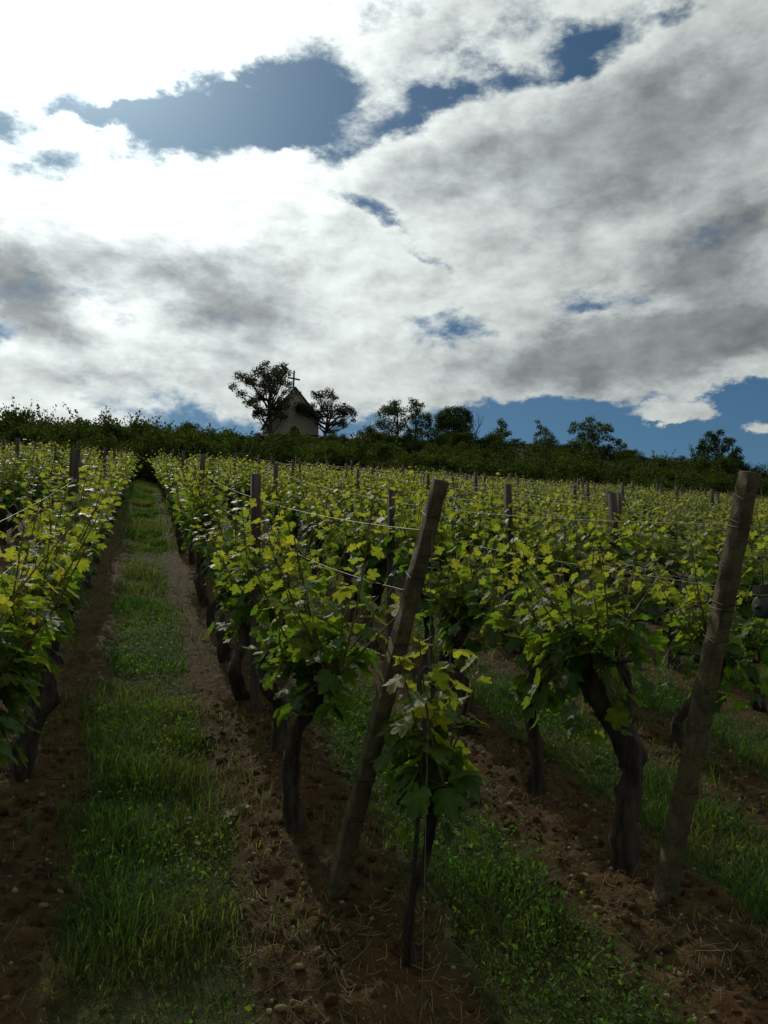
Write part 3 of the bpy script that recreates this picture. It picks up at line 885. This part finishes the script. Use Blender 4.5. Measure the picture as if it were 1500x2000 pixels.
ROWS = list(range(-4, 25))
for k in ROWS:
    if k in POSTS:
        ys = POSTS[k]
    else:
        ys = list(np.arange(3.2 + rng.uniform(0, 4.5), FIELD_END - 0.3, 5.1) + rng.uniform(-0.4, 0.4))
    post_pos[k] = []
    seen = 0
    for y in ys:
        x = row_x(k) + rng.uniform(-0.03, 0.03)
        h = rng.uniform(1.40, 1.56)
        z = float(gz(x, y))
        lean = rng.normal(0, 0.02, 2)
        post_pos[k].append((x, float(y), z + h))
        if not in_view(x, y, z + h, 0.06):
            continue
        w = 0.085 if (k, round(y, 1)) == (0, 7.0) else rng.uniform(0.045, 0.066)
        square_post((x, y, z - 0.15), (x + lean[0], y + lean[1], z + h), w, w * 0.92, int(rng.integers(1e6)),
                    'weathered upright vineyard post, %s in view of %s' % (ORD[seen], row_name(k)), 'vineyard_post', 'post_wood', 'post', 'upright posts among the vines', rings=7, rough=0.08)
        seen += 1

for k in ROWS:
    hs = [(0.60, 'lowest'), (0.86, 'second lowest'), (1.10, 'middle'), (1.31, 'topmost')] if -1 <= k <= 7 else [(1.10, 'lower'), (1.31, 'upper')]
    for h, nm in hs:
        if k in END:
            b, tp = np.array(END[k][0]), np.array(END[k][1])
            f = (h + 0.14) / 1.62
            start = b + (tp - b) * f
        else:
            y0 = max(2.7, abs(row_x(k)) / 1.12 - 1.5) if k > 2 else 2.6
            start = np.array([row_x(k), y0, float(gz(row_x(k), y0)) + h])
        pts = [start]
        for (x, y, zt) in post_pos[k]:
            if y < start[1] + 0.3:
                continue
            pts.append(np.array([x + 0.03, y, float(gz(x, y)) + h + rng.uniform(-0.02, 0.02)]))
        pts.append(np.array([row_x(k), FIELD_END - 0.3, float(gz(row_x(k), FIELD_END - 0.3)) + h]))
        P = [pts[0]]
        for a, b in zip(pts[:-1], pts[1:]):
            sag = rng.uniform(0.015, 0.05)
            for f in np.linspace(0.14, 1, 7):
                P.append(a + (b - a) * f - np.array([0, 0, sag * 4 * f * (1 - f)]))
        if not any(in_view(*q, 0.02) for q in P):
            continue
        TV, TF = tube(np.array(P), 0.0011 if k < 4 else 0.0019, 4, cap=False)
        tag(obj('trellis_wire', mesh_np('trellis_wire', TV, TF, M['wire'], smooth=True)), '%s steel wire strung along %s' % (nm, row_name(k)), 'wire', 'trellis wires')

# guy wire of the first leaning post, down to its anchor
e = np.array(END[1][1])
b = np.array([0.835, 2.33, float(gr(0.835, 2.33)) - 0.02])
a0 = e + np.array([-0.02, 0.03, -0.16])
TV, TF = tube(np.array([a0 + (b - a0) * f for f in np.linspace(0, 1, 8)]), 0.0015, 4, cap=False)
tag(obj('guy_wire', mesh_np('guy_wire', TV, TF, M['string'], smooth=True)), 'thin guy wire from the leaning post down to the ground', 'wire')

# iron stake with an eyelet beside the young vine
sb = np.array([0.868, 2.57, float(gr(0.868, 2.57)) - 0.1])
st_top = np.array([0.918, 2.50, 1.40])
t = thing('iron_stake', tuple(sb), 'dark iron stake ending in a ring among the young vine leaves', 'stake')
TV, TF = tube(np.array([np.zeros(3), (st_top - sb) * 0.5, st_top - sb]), 0.007, 6)
obj('rod', mesh_np('stake_rod', TV, TF, M['iron'], smooth=True), t)
ang = np.linspace(0, 2 * np.pi, 21)
rg = (st_top - sb) + np.stack([0.030 * np.sin(ang), 0.012 * np.sin(ang), 0.055 - 0.055 * np.cos(ang)], 1)
for dy_, nm in ((0.0, 'ring'), (0.022, 'ring')):
    TV, TF = tube(rg + np.array([0.012, dy_, 0]) * (dy_ > 0), 0.0065, 6, cap=False)
    obj(nm, mesh_np('stake_ring', TV, TF, M['iron'], smooth=True), t)

# plastic wire tensioner at the right edge
tp = np.array([3.03, 3.30, 1.735])
t = thing('wire_tensioner', tuple(tp), 'grey green plastic wire tensioner at the right edge', 'tensioner')
TV, TF = tube(np.array([(-0.036, 0, 0), (-0.03, 0, 0), (0.03, 0, 0), (0.036, 0, 0)]), [0.045, 0.056, 0.056, 0.045], 18)
obj('drum', mesh_np('drum', TV, TF, M['plastic']), t)
V, F = box(-0.045, 0.045, -0.03, 0.03, 0.066, 0.11)
obj('bracket', poly_mesh('bracket', V, F, M['iron']), t)
TV, TF = tube(np.array([(-0.055, 0, 0), (0.055, 0, 0)]), 0.012, 8)
obj('axle', mesh_np('axle', TV, TF, M['iron']), t)
V, F = tube(np.array([(0, 0, 0.11), (0.02, 0.02, 0.30)]), 0.003, 4)
obj('hook', mesh_np('hook', V, F, M['iron']), t)


# ------------------------------------------------------------------ grapevines
def leaf_template(rs, teeth=0.05, lod=0):
    if lod == 0:
        half = [(0, 1.0), (9, .88), (17, .82), (23, .70), (29, .58), (37, .70), (46, .80), (53, .90), (61, .78), (70, .72), (80, .56), (90, .60), (103, .68), (117, .66), (133, .58), (150, .52), (166, .40)]
    elif lod == 1:
        half = [(0, 1.0), (26, .64), (52, .88), (80, .58), (108, .68), (150, .50)]
    else:
        half = [(0, 1.0), (55, .85), (120, .62)]
    pts = [(a, r) for a, r in half] + [(360 - a, r) for a, r in half[::-1] if a > 0]
    if lod == 0:
        pts.insert(len(half), (180, .16))
    P = []
    for a, r in pts:
        r *= 1 + rs.uniform(-teeth, teeth)
        P.append((r * math.sin(R(a)), r * math.cos(R(a))))
    P = np.array(P)
    n = len(P)
    fold, curl, wav, ph0 = rs.uniform(0.0, 0.30), rs.uniform(-0.42, 0.02), rs.uniform(0.04, 0.12), rs.uniform(0, 6)
    twist = rs.uniform(-0.25, 0.25)

    def lift(Q):
        rr, th = np.hypot(Q[:, 0], Q[:, 1]), np.arctan2(Q[:, 0], Q[:, 1])
        rib = np.min(np.abs(np.degrees(th)[:, None] - np.array([0, 53, -53, 112, -112])[None]), axis=1)
        return fold * np.abs(Q[:, 0]) + curl * rr ** 2 + wav * rr * np.sin(3 * th + ph0) + twist * Q[:, 0] * Q[:, 1] - 0.05 * (rib < 9) * (rr < 0.7)
    z = lift(P) + rs.uniform(-.03, .03, n)
    fan = lambda a0: [(0, a0 + (i + 1) % n, a0 + i) for i in range(n)]
    if lod:
        return np.vstack([[0, 0, 0.0], np.column_stack([P, z])]), np.array(fan(1))
    Q = P * 0.52
    V = np.vstack([[0, 0, 0.0], np.column_stack([Q, lift(Q)]), np.column_stack([P, z])])
    F = fan(1)
    for i in range(n):
        a0, a1, b0, b1 = 1 + i, 1 + (i + 1) % n, 1 + n + i, 1 + n + (i + 1) % n
        F += [(a0, a1, b0), (a1, b1, b0)]
    return V, np.array(F)


def vine_plan(rs, h=0.82, nshoots=18, low=1.2, big=1.0, trunk_h=None, bend=0.075, arm=0.36, leaf_gap=0.037, rad0=1.0, head=(0, 0), drop=0.15, taper=0.044, ctrl=None):
    """trunk, shoots and leaves of one vine, foot at the origin, the row along y"""
    th = trunk_h or rs.uniform(0.52, 0.64)
    hd = np.array([head[0] + rs.uniform(-0.05, 0.05) * rad0, head[1] + rs.uniform(-0.10, 0.10) * rad0, th])
    b1 = np.array([rs.normal(0, bend), rs.normal(0, bend), th * 0.34])
    b2 = np.array([rs.normal(0, bend), rs.normal(0, bend), th * 0.68]) + hd * [0.7, 0.7, 0]
    if ctrl:
        b1, b2, hd = (np.array(q) for q in ctrl)
    P = smoothline([np.array([0, 0, -0.10]), b1, b2, hd], 17)
    r = rs.uniform(0.036, 0.050) * rad0
    rad = r * np.interp(np.linspace(0, 1, 17), [0, .12, .25, .6, .8, .93, 1], [1.5, 1.25, 1.0, .88, .98, 1.35, .9]) * rs.uniform(0.88, 1.12, 17)
    trunk = [tube(P, rad, 9, gnarl=0.30, rs=rs)]
    arms = []
    for s in (-1, 1):
        ln = arm * rs.uniform(0.75, 1.15)
        A = smoothline([hd, hd + [rs.normal(0, .02), s * ln * 0.35, 0.07], hd + [rs.normal(0, .02), s * ln, 0.10 + rs.uniform(-.05, .05)]], 7)
        trunk.append(tube(A, np.linspace(r * 0.55, 0.009, 7), 6, gnarl=0.15, rs=rs))
        arms.append(A)
    shoots, pos, tip, nrm, siz, age, pets = [], [], [], [], [], [], []
    for i in range(nshoots):
        A = arms[i % 2]
        o = A[int(rs.integers(0, 7))]
        ln = h * rs.uniform(0.42, 0.80)
        sx_, sy_ = rs.normal(0, 0.17), rs.normal(0, 0.16)
        S = smoothline([o, o + [sx_ * 0.5 + rs.normal(0, .03), sy_ * 0.4, ln * 0.45], o + [sx_, sy_, ln]], 9)
        shoots.append(S)
        m = int(ln / leaf_gap)
        side = rs.choice([-1, 1])
        for j in range(m):
            f = (j + 0.6) / m
            q = S[min(8, int(f * 8))] + (S[min(8, int(f * 8) + 1)] - S[min(8, int(f * 8))]) * (f * 8 % 1)
            side = -side
            aa = rs.normal(0, 0.75) + (0 if side > 0 else math.pi)
            out = np.array([math.cos(aa), math.sin(aa), 0])
            pl = 0.085 * (1 - 0.65 * f) * rs.uniform(0.6, 1.2)
            pe = q + out * pl + np.array([0, 0, pl * rs.uniform(0.1, 0.7)])
            dn = rs.uniform(-0.35, 1.25) * (1 - 0.5 * f)
            tp_ = out * rs.uniform(0.6, 1.1) + np.array([rs.normal(0, .25), rs.normal(0, .25), -dn])
            nm = np.array([0, 0.25, 0.8]) + out * rs.uniform(0.1, 0.9) + rs.normal(0, 0.35, 3)
            pos.append(pe); tip.append(tp_); nrm.append(nm)
            siz.append(big * (0.070 - taper * f ** 1.6) * rs.uniform(0.75, 1.2))
            age.append(np.clip(f ** 1.9 * 0.95 + rs.normal(0.03, 0.16), 0, 1))
            pets.append((q, pe))
    for i in range(int(34 * low)):                                   # leaves round the head and under the arms
        A = arms[i % 2]
        q = A[int(rs.integers(0, 7))]
        aa = rs.uniform(0, 6.28)
        out = np.array([math.cos(aa), math.sin(aa) * 0.7, 0])
        pe = q + out * rs.uniform(0.06, 0.16) + np.array([0, 0, rs.uniform(-drop, 0.12)])
        pos.append(pe); tip.append(out * 0.6 + np.array([0, 0, -rs.uniform(0.2, 1.2)]) + rs.normal(0, .2, 3))
        nrm.append(np.array([0, 0.1, 0.6]) + out * 0.9 + rs.normal(0, 0.3, 3))
        siz.append(big * 0.066 * rs.uniform(0.7, 1.15)); age.append(np.clip(rs.normal(0.05, 0.1), 0, 1))
        pets.append((q, pe))
    return dict(trunk=trunk, shoots=shoots, pets=pets, pos=np.array(pos), R=frames_of(np.array(tip), np.array(nrm)), size=np.array(siz), age=np.array(age))


TPL = {l: [leaf_template(np.random.default_rng(70 + 10 * l + k), lod=l) for k in range(4)] for l in (0, 1, 2)}
AGES = (0.0, 0.22, 0.5, 0.9)
LEAF_MESH = {}
for s_, (tv, tf) in enumerate(TPL[0]):
    for a_ in AGES:
        tn = np.tile(np.array([[a_, 0.42, 0, 1]]), (len(tv), 1))
        dg = np.degrees(np.arctan2(tv[:, 0], tv[:, 1]))
        rib = np.min(np.abs(dg[:, None] - np.array([0, 53, -53, 112, -112])[None]), axis=1) < 6      # paler along the ribs
        tn[rib, 1] = 0.72
        tn[rib, 0] = min(1, a_ + 0.12)
        LEAF_MESH[s_, a_] = mesh_np('vine_leaf', tv, tf, M['vine_leaf_fine'], tint=tn, smooth=True)


def foliage(plan, lod, rs):
    Vs, Fs, Ts, o = [], [], [], 0
    n = len(plan['pos'])
    pick = rs.integers(0, 4, n)
    for k in range(4):
        m = pick == k
        if not m.any():
            continue
        tv, tf = TPL[lod][k]
        V, F = scatter_leaf(tv, tf, plan['pos'][m], plan['R'][m], plan['size'][m] * (1.0, 1.08, 1.06)[lod])
        c = int(m.sum())
        tn = np.stack([plan['age'][m], rs.uniform(0, 1, c), np.zeros(c), np.ones(c)], 1)
        Vs.append(V); Fs.append(F + o); Ts.append(np.repeat(tn, len(tv), 0))
        o += len(V)
    return np.vstack(Vs), np.vstack(Fs), np.vstack(Ts)


def near_vine(x, y, seed, label, rz=0.0, **kw):
    rs = np.random.default_rng(seed)
    pl = vine_plan(rs, **kw)
    t = thing('grapevine', (x, y, float(gr(x, y))), label, 'grapevine', 'grapevines in rows')
    t.rotation_euler = (0, 0, rz)
    V, F, _ = join(pl['trunk'])
    obj('trunk', mesh_np('vine_trunk', V, F, M['vine_bark'], smooth=True), t)
    for S in pl['shoots']:
        V, F = tube(S, np.linspace(0.0052, 0.0022, len(S)), 5, cap=False)
        obj('shoot', mesh_np('vine_shoot', V, F, M['shoot'], smooth=True), t)
    V, F, _ = join([tube(np.array([a, (a + b) / 2 + [0, 0, .006], b]), 0.0014, 3, cap=False) for a, b in pl['pets']])
    o = obj('leaf_stalks', mesh_np('vine_petioles', V, F, M['shoot'], smooth=True), t)
    o['kind'] = 'stuff'
    order = np.argsort(-pl['size'])[:295]
    for i in order:
        a_ = min(AGES, key=lambda q: abs(q - pl['age'][i]))
        o = obj('leaf', LEAF_MESH[int(rs.integers(4)), a_], t)
        m = Matrix(np.vstack([np.column_stack([pl['R'][i] * pl['size'][i], pl['pos'][i]]), [0, 0, 0, 1]]).tolist())
        o.matrix_basis = m
    return t


MID = []
for k in range(8):
    rs = np.random.default_rng(900 + k)
    pl = vine_plan(rs)
    V, F, _ = join(pl['trunk'])
    tm = mesh_np('vine_trunk', V, F, M['vine_bark'], smooth=True)
    V, F, _ = join([tube(S, np.linspace(0.0055, 0.0025, len(S)), 4, cap=False) for S in pl['shoots']])
    sm = mesh_np('vine_shoots', V, F, M['shoot'], smooth=True)
    V, F, T = foliage(pl, 1, rs)
    MID.append((tm, sm, mesh_np('vine_foliage', V, F, M['vine_leaf'], tint=T)))
FAR = []
for k in range(6):
    rs = np.random.default_rng(950 + k)
    pl = vine_plan(rs, leaf_gap=0.042)
    FV, FF, FT = foliage(pl, 2, rs)
    TV, TF, _ = join([tube(smoothline([(0, 0, -.1), (0.02, .03, .3), (0, 0, .6)], 4), [0.05, 0.04, .045, .04], 5, cap=False)]
                     + [tube(S[::4], [0.006, 0.005, 0.003], 3, cap=False) for S in pl['shoots']])
    V = np.vstack([FV, TV])
    F = np.vstack([FF, TF + len(FV)])
    midx = np.concatenate([np.zeros(len(FF)), np.ones(len(TF))])
    T = np.vstack([FT, np.tile([[0, .5, 0, 1]], (len(TV), 1))])
    FAR.append((V, F, midx, T, mesh_np('grapevine', V, F, [M['vine_leaf'], M['vine_bark']], midx, T)))

START = {0: [3.25, 4.15, 5.06, 6.0, 7.0, 8.05], 1: [3.47, 4.28, 5.24, 6.15, 7.1, 8.15], 2: [2.98, 3.72, 4.6, 5.5, 6.4], 3: [2.95, 3.84, 4.75, 5.6, 6.5]}
spots = []
for k in ROWS:
    ys = list(START.get(k, [3.0 + rng.uniform(-0.3, 0.3)]))
    while ys[-1] < FIELD_END - 0.9:
        ys.append(ys[-1] + rng.uniform(0.82, 1.0))
    for y in ys:
        x = row_x(k) + rng.uniform(-0.05, 0.05)
        z = float(gz(x, y))
        if in_view(x, y, z + 0.9, 0.10) or in_view(x, y, z + 0.5, 0.06):
            spots.append((math.hypot(x, y), k, x, float(y)))
cnt = {}
for s in sorted(spots, key=lambda q: (q[1], q[3])):
    cnt[s[1]] = cnt.get(s[1], 0)
    s_key = (s[1], s[3])
    cnt[s_key] = cnt[s[1]]
    cnt[s[1]] += 1
spots.sort()
rest = []
for i, (dist, k, x, y) in enumerate(spots):
    label = 'leafy grapevine, %s in view of %s' % (ordinal(cnt[(k, y)]), row_name(k))
    if dist < 5.4:
        kw = dict(nshoots=18, low=1.5, bend=0.07, leaf_gap=0.040, drop=0.22)
        if k == 2 and y < 3.1:
            kw = dict(nshoots=18, h=0.66, low=1.7, leaf_gap=0.037, drop=0.30, rad0=1.15, ctrl=((0.045, 0, 0.26), (0.065, 0.0, 0.46), (-0.10, 0.05, 0.76)))
        if k == 1 and y < 3.6:
            kw = dict(nshoots=22, low=1.3, bend=0.03, leaf_gap=0.042, head=(0.07, -0.10), arm=0.42)
        near_vine(x, y, 300 + i, label, **kw)
    elif i < 300:
        flip = math.pi * float(rng.integers(2)) + rng.normal(0, 0.12)
        scl = rng.uniform(0.92, 1.10)
        loc = (x, y, float(gr(x, y)))
        if dist < 14:
            t = thing('grapevine', loc, label, 'grapevine', 'grapevines in rows')
            tm, sm, fm = MID[int(rng.integers(len(MID)))]
            obj('trunk', tm, t)
            obj('shoots', sm, t)['kind'] = 'stuff'
            obj('foliage', fm, t)['kind'] = 'stuff'
        else:
            t = tag(obj('grapevine', FAR[int(rng.integers(len(FAR)))][4], None, loc), label, 'grapevine', 'grapevines in rows')
        t.rotation_euler = (0, 0, flip)
        t.scale = (scl, scl, scl * rng.uniform(0.95, 1.05))
    else:
        rest.append((x, y))
if rest:
    Vs, Fs, Ms, Ts, o = [], [], [], [], 0
    for x, y in rest:
        V, F, mi, T, _ = FAR[int(rng.integers(len(FAR)))]
        a = math.pi * float(rng.integers(2)) + rng.normal(0, 0.1)
        c, s = math.cos(a), math.sin(a)
        V = V @ np.array([[c, s, 0], [-s, c, 0], [0, 0, 1]]) * rng.uniform(0.92, 1.1) + [x, y, float(gz(x, y))]
        Vs.append(V); Fs.append(F + o); Ms.append(mi); Ts.append(T)
        o += len(V)
    tag(obj('far_grapevines', mesh_np('far_grapevines', np.vstack(Vs), np.vstack(Fs), [M['vine_leaf'], M['vine_bark']], np.concatenate(Ms), np.vstack(Ts))),
        'mass of far vine rows below the hedge', 'grapevines', None, 'stuff')

# the young vine that stands in front of the first leaning post
near_vine(0.905, 2.60, 4242, 'young low vine with big leaves in front of the leaning post', h=0.66, nshoots=10, low=1.1, big=1.12, trunk_h=0.48, bend=0.004, arm=0.11, leaf_gap=0.055, rad0=0.40, head=(0.055, -0.03), drop=0.08, taper=0.026)

# ------------------------------------------------------------------ grass strips
def blades(n_try, y0, y1, xlo, xhi, dens_fn, h0, w0, seed, seg=2):
    rs = np.random.default_rng(seed)
    x = rs.uniform(xlo, xhi, n_try)
    y = y0 + (y1 - y0) * rs.uniform(0, 1, n_try)
    keep = rs.uniform(0, 1, n_try) < dens_fn(x, y)
    c, s = math.cos(R(17.225)), math.sin(R(17.225))
    xr, yf = x * c - y * s, x * s + y * c
    keep &= (yf > 1.2) & (np.abs(xr / yf) < 0.58)
    x, y = x[keep], y[keep]
    n = len(x)
    tall = np.clip(0.6 + 3.0 * fbm(x * 2.1, y * 2.1, 31, 3), 0.22, 2.2)
    h = h0 * tall * rs.uniform(0.5, 1.3, n)
    w = w0 * rs.uniform(0.6, 1.4, n)
    a = rs.uniform(0, 2 * np.pi, n)
    b = rs.uniform(0.2, 1.3, n) * h
    z = gr(x, y) - 0.006
    dx, dy = np.cos(a), np.sin(a)
    px_, py_ = -dy * w, dx * w
    V = np.zeros((n, 5, 3))
    V[:, 0] = np.stack([x - px_, y - py_, z], 1)
    V[:, 1] = np.stack([x + px_, y + py_, z], 1)
    V[:, 2] = np.stack([x + dx * b * .3 - px_ * .8, y + dy * b * .3 - py_ * .8, z + h * .6], 1)
    V[:, 3] = np.stack([x + dx * b * .3 + px_ * .8, y + dy * b * .3 + py_ * .8, z + h * .6], 1)
    V[:, 4] = np.stack([x + dx * b, y + dy * b, z + h * rs.uniform(0.8, 1.05, n)], 1)
    F = np.array([(0, 1, 3), (0, 3, 2), (2, 3, 4)])[None] + (np.arange(n) * 5)[:, None, None]
    dry = np.clip(0.18 + 2.1 * fbm(x * 1.6, y * 1.6, 41, 3) + rs.normal(0, .22, n) + 0.25 * ss((y - 5) / 10), 0, 1)
    T = np.stack([dry, rs.uniform(0, 1, n), np.zeros(n), np.ones(n)], 1)
    return V.reshape(-1, 3), F.reshape(-1, 3), np.repeat(T, 5, 0)


def thick_strip(x, y):
    return np.clip(strip(x, y) * (0.30 + 3.2 * (fbm(x * 2.0, y * 2.0, 61, 3) + 0.18)), 0.40 * strip(x, y), 1) + 0.08


parts = [blades(150000, 1.5, 5.5, -1.5, 3.6, thick_strip, 0.095, 0.0022, 1),
         blades(110000, 5.5, 12.0, -1.3, 7.5, thick_strip, 0.11, 0.0036, 2),
         blades(70000, 2.6, 6.0, 3.6, 6.4, thick_strip, 0.12, 0.0028, 4),
         blades(60000, 12.0, FIELD_END, -0.5, 0.72, thick_strip, 0.13, 0.0065, 3)]
V, F, _ = join([(a, b) for a, b, _ in parts])
tag(obj('grass', mesh_np('grass', V, F, M['grass'], tint=np.vstack([q[2] for q in parts]))), 'green grass strips growing between the vine rows', 'grass', None, 'stuff')

# broad-leaved weeds in the strips
rs = np.random.default_rng(5)
n = 230000
x, y = rs.uniform(-1.3, 4.6, n), 1.5 + 7.5 * rs.uniform(0, 1, n) ** 1.5
pat = np.clip(fbm(x * 1.9, y * 1.9, 88, 3) * 3 + 0.6 + 0.5 * ((x > 0.95) & (x < 1.8)), 0, 1.2)
wk = rs.uniform(0, 1, n) < strip(x, y) * pat
x, y, pat = x[wk], y[wk], pat[wk]
n = len(x)
z = gr(x, y) + rs.uniform(0.005, 0.13, n) * (0.4 + 0.8 * pat)
Rm = frames_of(rs.normal(0, 1, (n, 3)) + [0, 0, 0.35], rs.normal(0, 0.7, (n, 3)) + [0, 0, 1.0])
V, F = scatter_leaf(LEAF_V, LEAF_F, np.stack([x, y, z], 1), Rm, (0.006 + 0.022 * rs.uniform(0, 1, n) ** 2.2)[:, None] * np.stack([rs.uniform(0.25, 1.0, n), np.ones(n), np.ones(n)], 1))
T = np.stack([rs.uniform(0, 1, n) ** 2, rs.uniform(0, 1, n), np.zeros(n), np.ones(n)], 1)
tag(obj('weeds', mesh_np('weeds', V, F, M['weed'], tint=np.repeat(T, 4, 0))), 'small leafy weeds mixed into the grass strips', 'weeds', None, 'stuff')

# dry stalks lying on the soil
n = 52000
x, y = rs.uniform(-1.4, 3.7, n), 1.5 + 9 * rs.uniform(0, 1, n) ** 1.7
wk = rs.uniform(0, 1, n) < np.clip((1.15 - strip(x, y)) * (0.15 + 4.0 * (fbm(x * 2.6, y * 2.6, 51, 3) + 0.02)), 0.02, 1)
x, y = x[wk], y[wk]
n = len(x)
L = rs.uniform(0.02, 0.11, n) * rs.uniform(0.4, 1.2, n)
a = rs.uniform(0, 2 * np.pi, n)
c0, s0 = np.cos(a), np.sin(a)
V = np.zeros((n, 6, 3))
bend_ = rs.normal(0, 0.06, n)
w = rs.uniform(0.0006, 0.0014, n)
for j, f in enumerate((0, 0.5, 1.0)):
    qx, qy = x + c0 * L * f + (-s0) * L * bend_ * (j == 1), y + s0 * L * f + c0 * L * bend_ * (j == 1)
    qz = gr(qx, qy) + 0.004 + rs.uniform(0, 0.02, n) * (j != 1)
    V[:, 2 * j] = np.stack([qx - s0 * w, qy + c0 * w, qz], 1)
    V[:, 2 * j + 1] = np.stack([qx + s0 * w, qy - c0 * w, qz + 0.001], 1)
F = (np.array([(0, 1, 3), (0, 3, 2), (2, 3, 5), (2, 5, 4)])[None] + (np.arange(n) * 6)[:, None, None]).reshape(-1, 3)
T = np.stack([rs.uniform(0, 1, n) ** 1.4, rs.uniform(0, 1, n), np.zeros(n), np.ones(n)], 1)
tag(obj('straw', mesh_np('straw', V.reshape(-1, 3), F, M['straw'], tint=np.repeat(T, 6, 0))), 'dry straw and stalks lying on the bare soil', 'straw', None, 'stuff')

# crumbs of soil and small gravel
ICO_V = np.array([(0, 0, 1), (.9, 0, .2), (.2, .85, .25), (-.75, .5, .1), (-.7, -.6, .2), (.3, -.9, .15), (0, 0, -.8)])
ICO_F = np.array([(0, 1, 2), (0, 2, 3), (0, 3, 4), (0, 4, 5), (0, 5, 1), (6, 2, 1), (6, 3, 2), (6, 4, 3), (6, 5, 4), (6, 1, 5)])
for nm, num, mat, s0_, s1_, lab in (('soil_crumbs', 11000, 'soil', 0.003, 0.036, 'loose brown clods of tilled soil under the vines'), ('gravel', 6500, 'stone', 0.003, 0.017, 'small pale limestone gravel strewn over the soil')):
    x, y = rs.uniform(-1.4, 3.7, num), 1.5 + (3.6 if mat == 'soil' else 7.5) * rs.uniform(0, 1, num) ** 1.4
    wk = rs.uniform(0, 1, num) < 1.05 - strip(x, y)
    x, y = x[wk], y[wk]
    n = len(x)
    sz = s0_ + (s1_ - s0_) * rs.uniform(0, 1, n) ** 2.5
    Rm = frames_of(rs.normal(0, 1, (n, 3)), rs.normal(0, 1, (n, 3)))
    V, F = scatter_leaf(ICO_V, ICO_F, np.stack([x, y, gr(x, y) - sz * 0.05], 1), Rm, sz[:, None] * rs.uniform(0.6, 1.1, (n, 3)))
    tag(obj(nm, mesh_np(nm, V, F, M[mat])), lab, 'soil' if mat == 'soil' else 'gravel', None, 'stuff')

# larger stones that can be picked out one by one
def stone_mesh(seed):
    r_ = np.random.default_rng(seed)
    a = []
    for i in range(5):
        ph = math.pi * (i + 0.5) / 5
        for j in range(7):
            th_ = 2 * math.pi * (j + 0.5 * (i % 2)) / 7
            k_ = r_.uniform(0.78, 1.1)
            a.append((k_ * math.sin(ph) * math.cos(th_), k_ * 0.75 * math.sin(ph) * math.sin(th_), k_ * 0.55 * math.cos(ph)))
    V = np.array(a + [(0, 0, 0.5), (0, 0, -0.5)])
    F = []
    for i in range(4):
        for j in range(7):
            p0, p1, q0, q1 = i * 7 + j, i * 7 + (j + 1) % 7, (i + 1) * 7 + j, (i + 1) * 7 + (j + 1) % 7
            F += [(p0, q0, p1), (p1, q0, q1)]
    for j in range(7):
        F += [(35, j, (j + 1) % 7), (36, 28 + (j + 1) % 7, 28 + j)]
    return mesh_np('stone', V, np.array(F), M['stone'])


SM = [stone_mesh(k) for k in range(6)]
ST = [(2.14, 2.36, .036, 'on the bare soil right of the leaning post'), (2.20, 2.33, .030, ''), (2.17, 2.41, .026, ''), (2.28, 2.30, .020, ''), (2.05, 2.28, .018, ''), (1.75, 2.95, .030, 'left of the right leaning post'),
      (1.66, 2.72, .026, ''), (1.72, 2.45, .020, ''), (1.60, 3.35, .026, ''), (1.72, 3.55, .022, ''), (1.50, 2.98, .020, ''), (2.36, 2.20, .024, ''), (2.10, 2.10, .020, ''), (1.95, 2.15, .016, ''),
      (0.52, 2.55, .030, 'at the foot of the first leaning post'), (0.44, 2.42, .026, ''), (0.60, 2.66, .018, ''), (0.40, 2.32, .030, ''), (0.62, 2.30, .020, ''), (0.34, 2.72, .016, ''), (0.56, 2.95, .022, ''), (0.48, 3.25, .020, ''),
      (-0.25, 3.05, .022, 'left of the grass path'), (-0.42, 3.35, .018, ''), (-0.30, 2.62, .016, ''), (-0.18, 2.30, .018, ''), (-0.35, 3.9, .024, ''), (2.9, 3.9, .024, 'among the vines at the right'), (2.7, 3.3, .022, '')]
where = ''
zones = {}
for i, (x, y, s, w_) in enumerate(ST):
    where = w_ or where
    zones[where] = zones.get(where, 0) + 1
    o = obj('stone', SM[i % 6], None, (x, y, float(gr(x, y)) + s * 0.12))
    o.rotation_euler = (rng.uniform(-.4, .4), rng.uniform(-.4, .4), rng.uniform(0, 6.28))
    o.scale = (s, s * rng.uniform(0.7, 1.0), s * rng.uniform(0.6, 1.0))
    tag(o, 'pale limestone %s, %s %s' % (where, ORD[zones[where] - 1], 'of those lying there'), 'stone', 'pale stones on the soil')

# two fallen vine leaves on the soil right of the path
for i, (x, y, a) in enumerate(((0.425, 3.62, 0.4), (0.50, 3.66, 2.2))):
    o = obj('fallen_leaf', LEAF_MESH[i, 0.22], None, (x, y, float(gr(x, y)) + 0.03))
    o.rotation_euler = (0.25, -0.2, a)
    o.scale = (0.055, 0.055, 0.055)
    tag(o, 'fallen pale vine leaf on the soil right of the path, %s one' % ('left', 'right')[i], 'leaf')
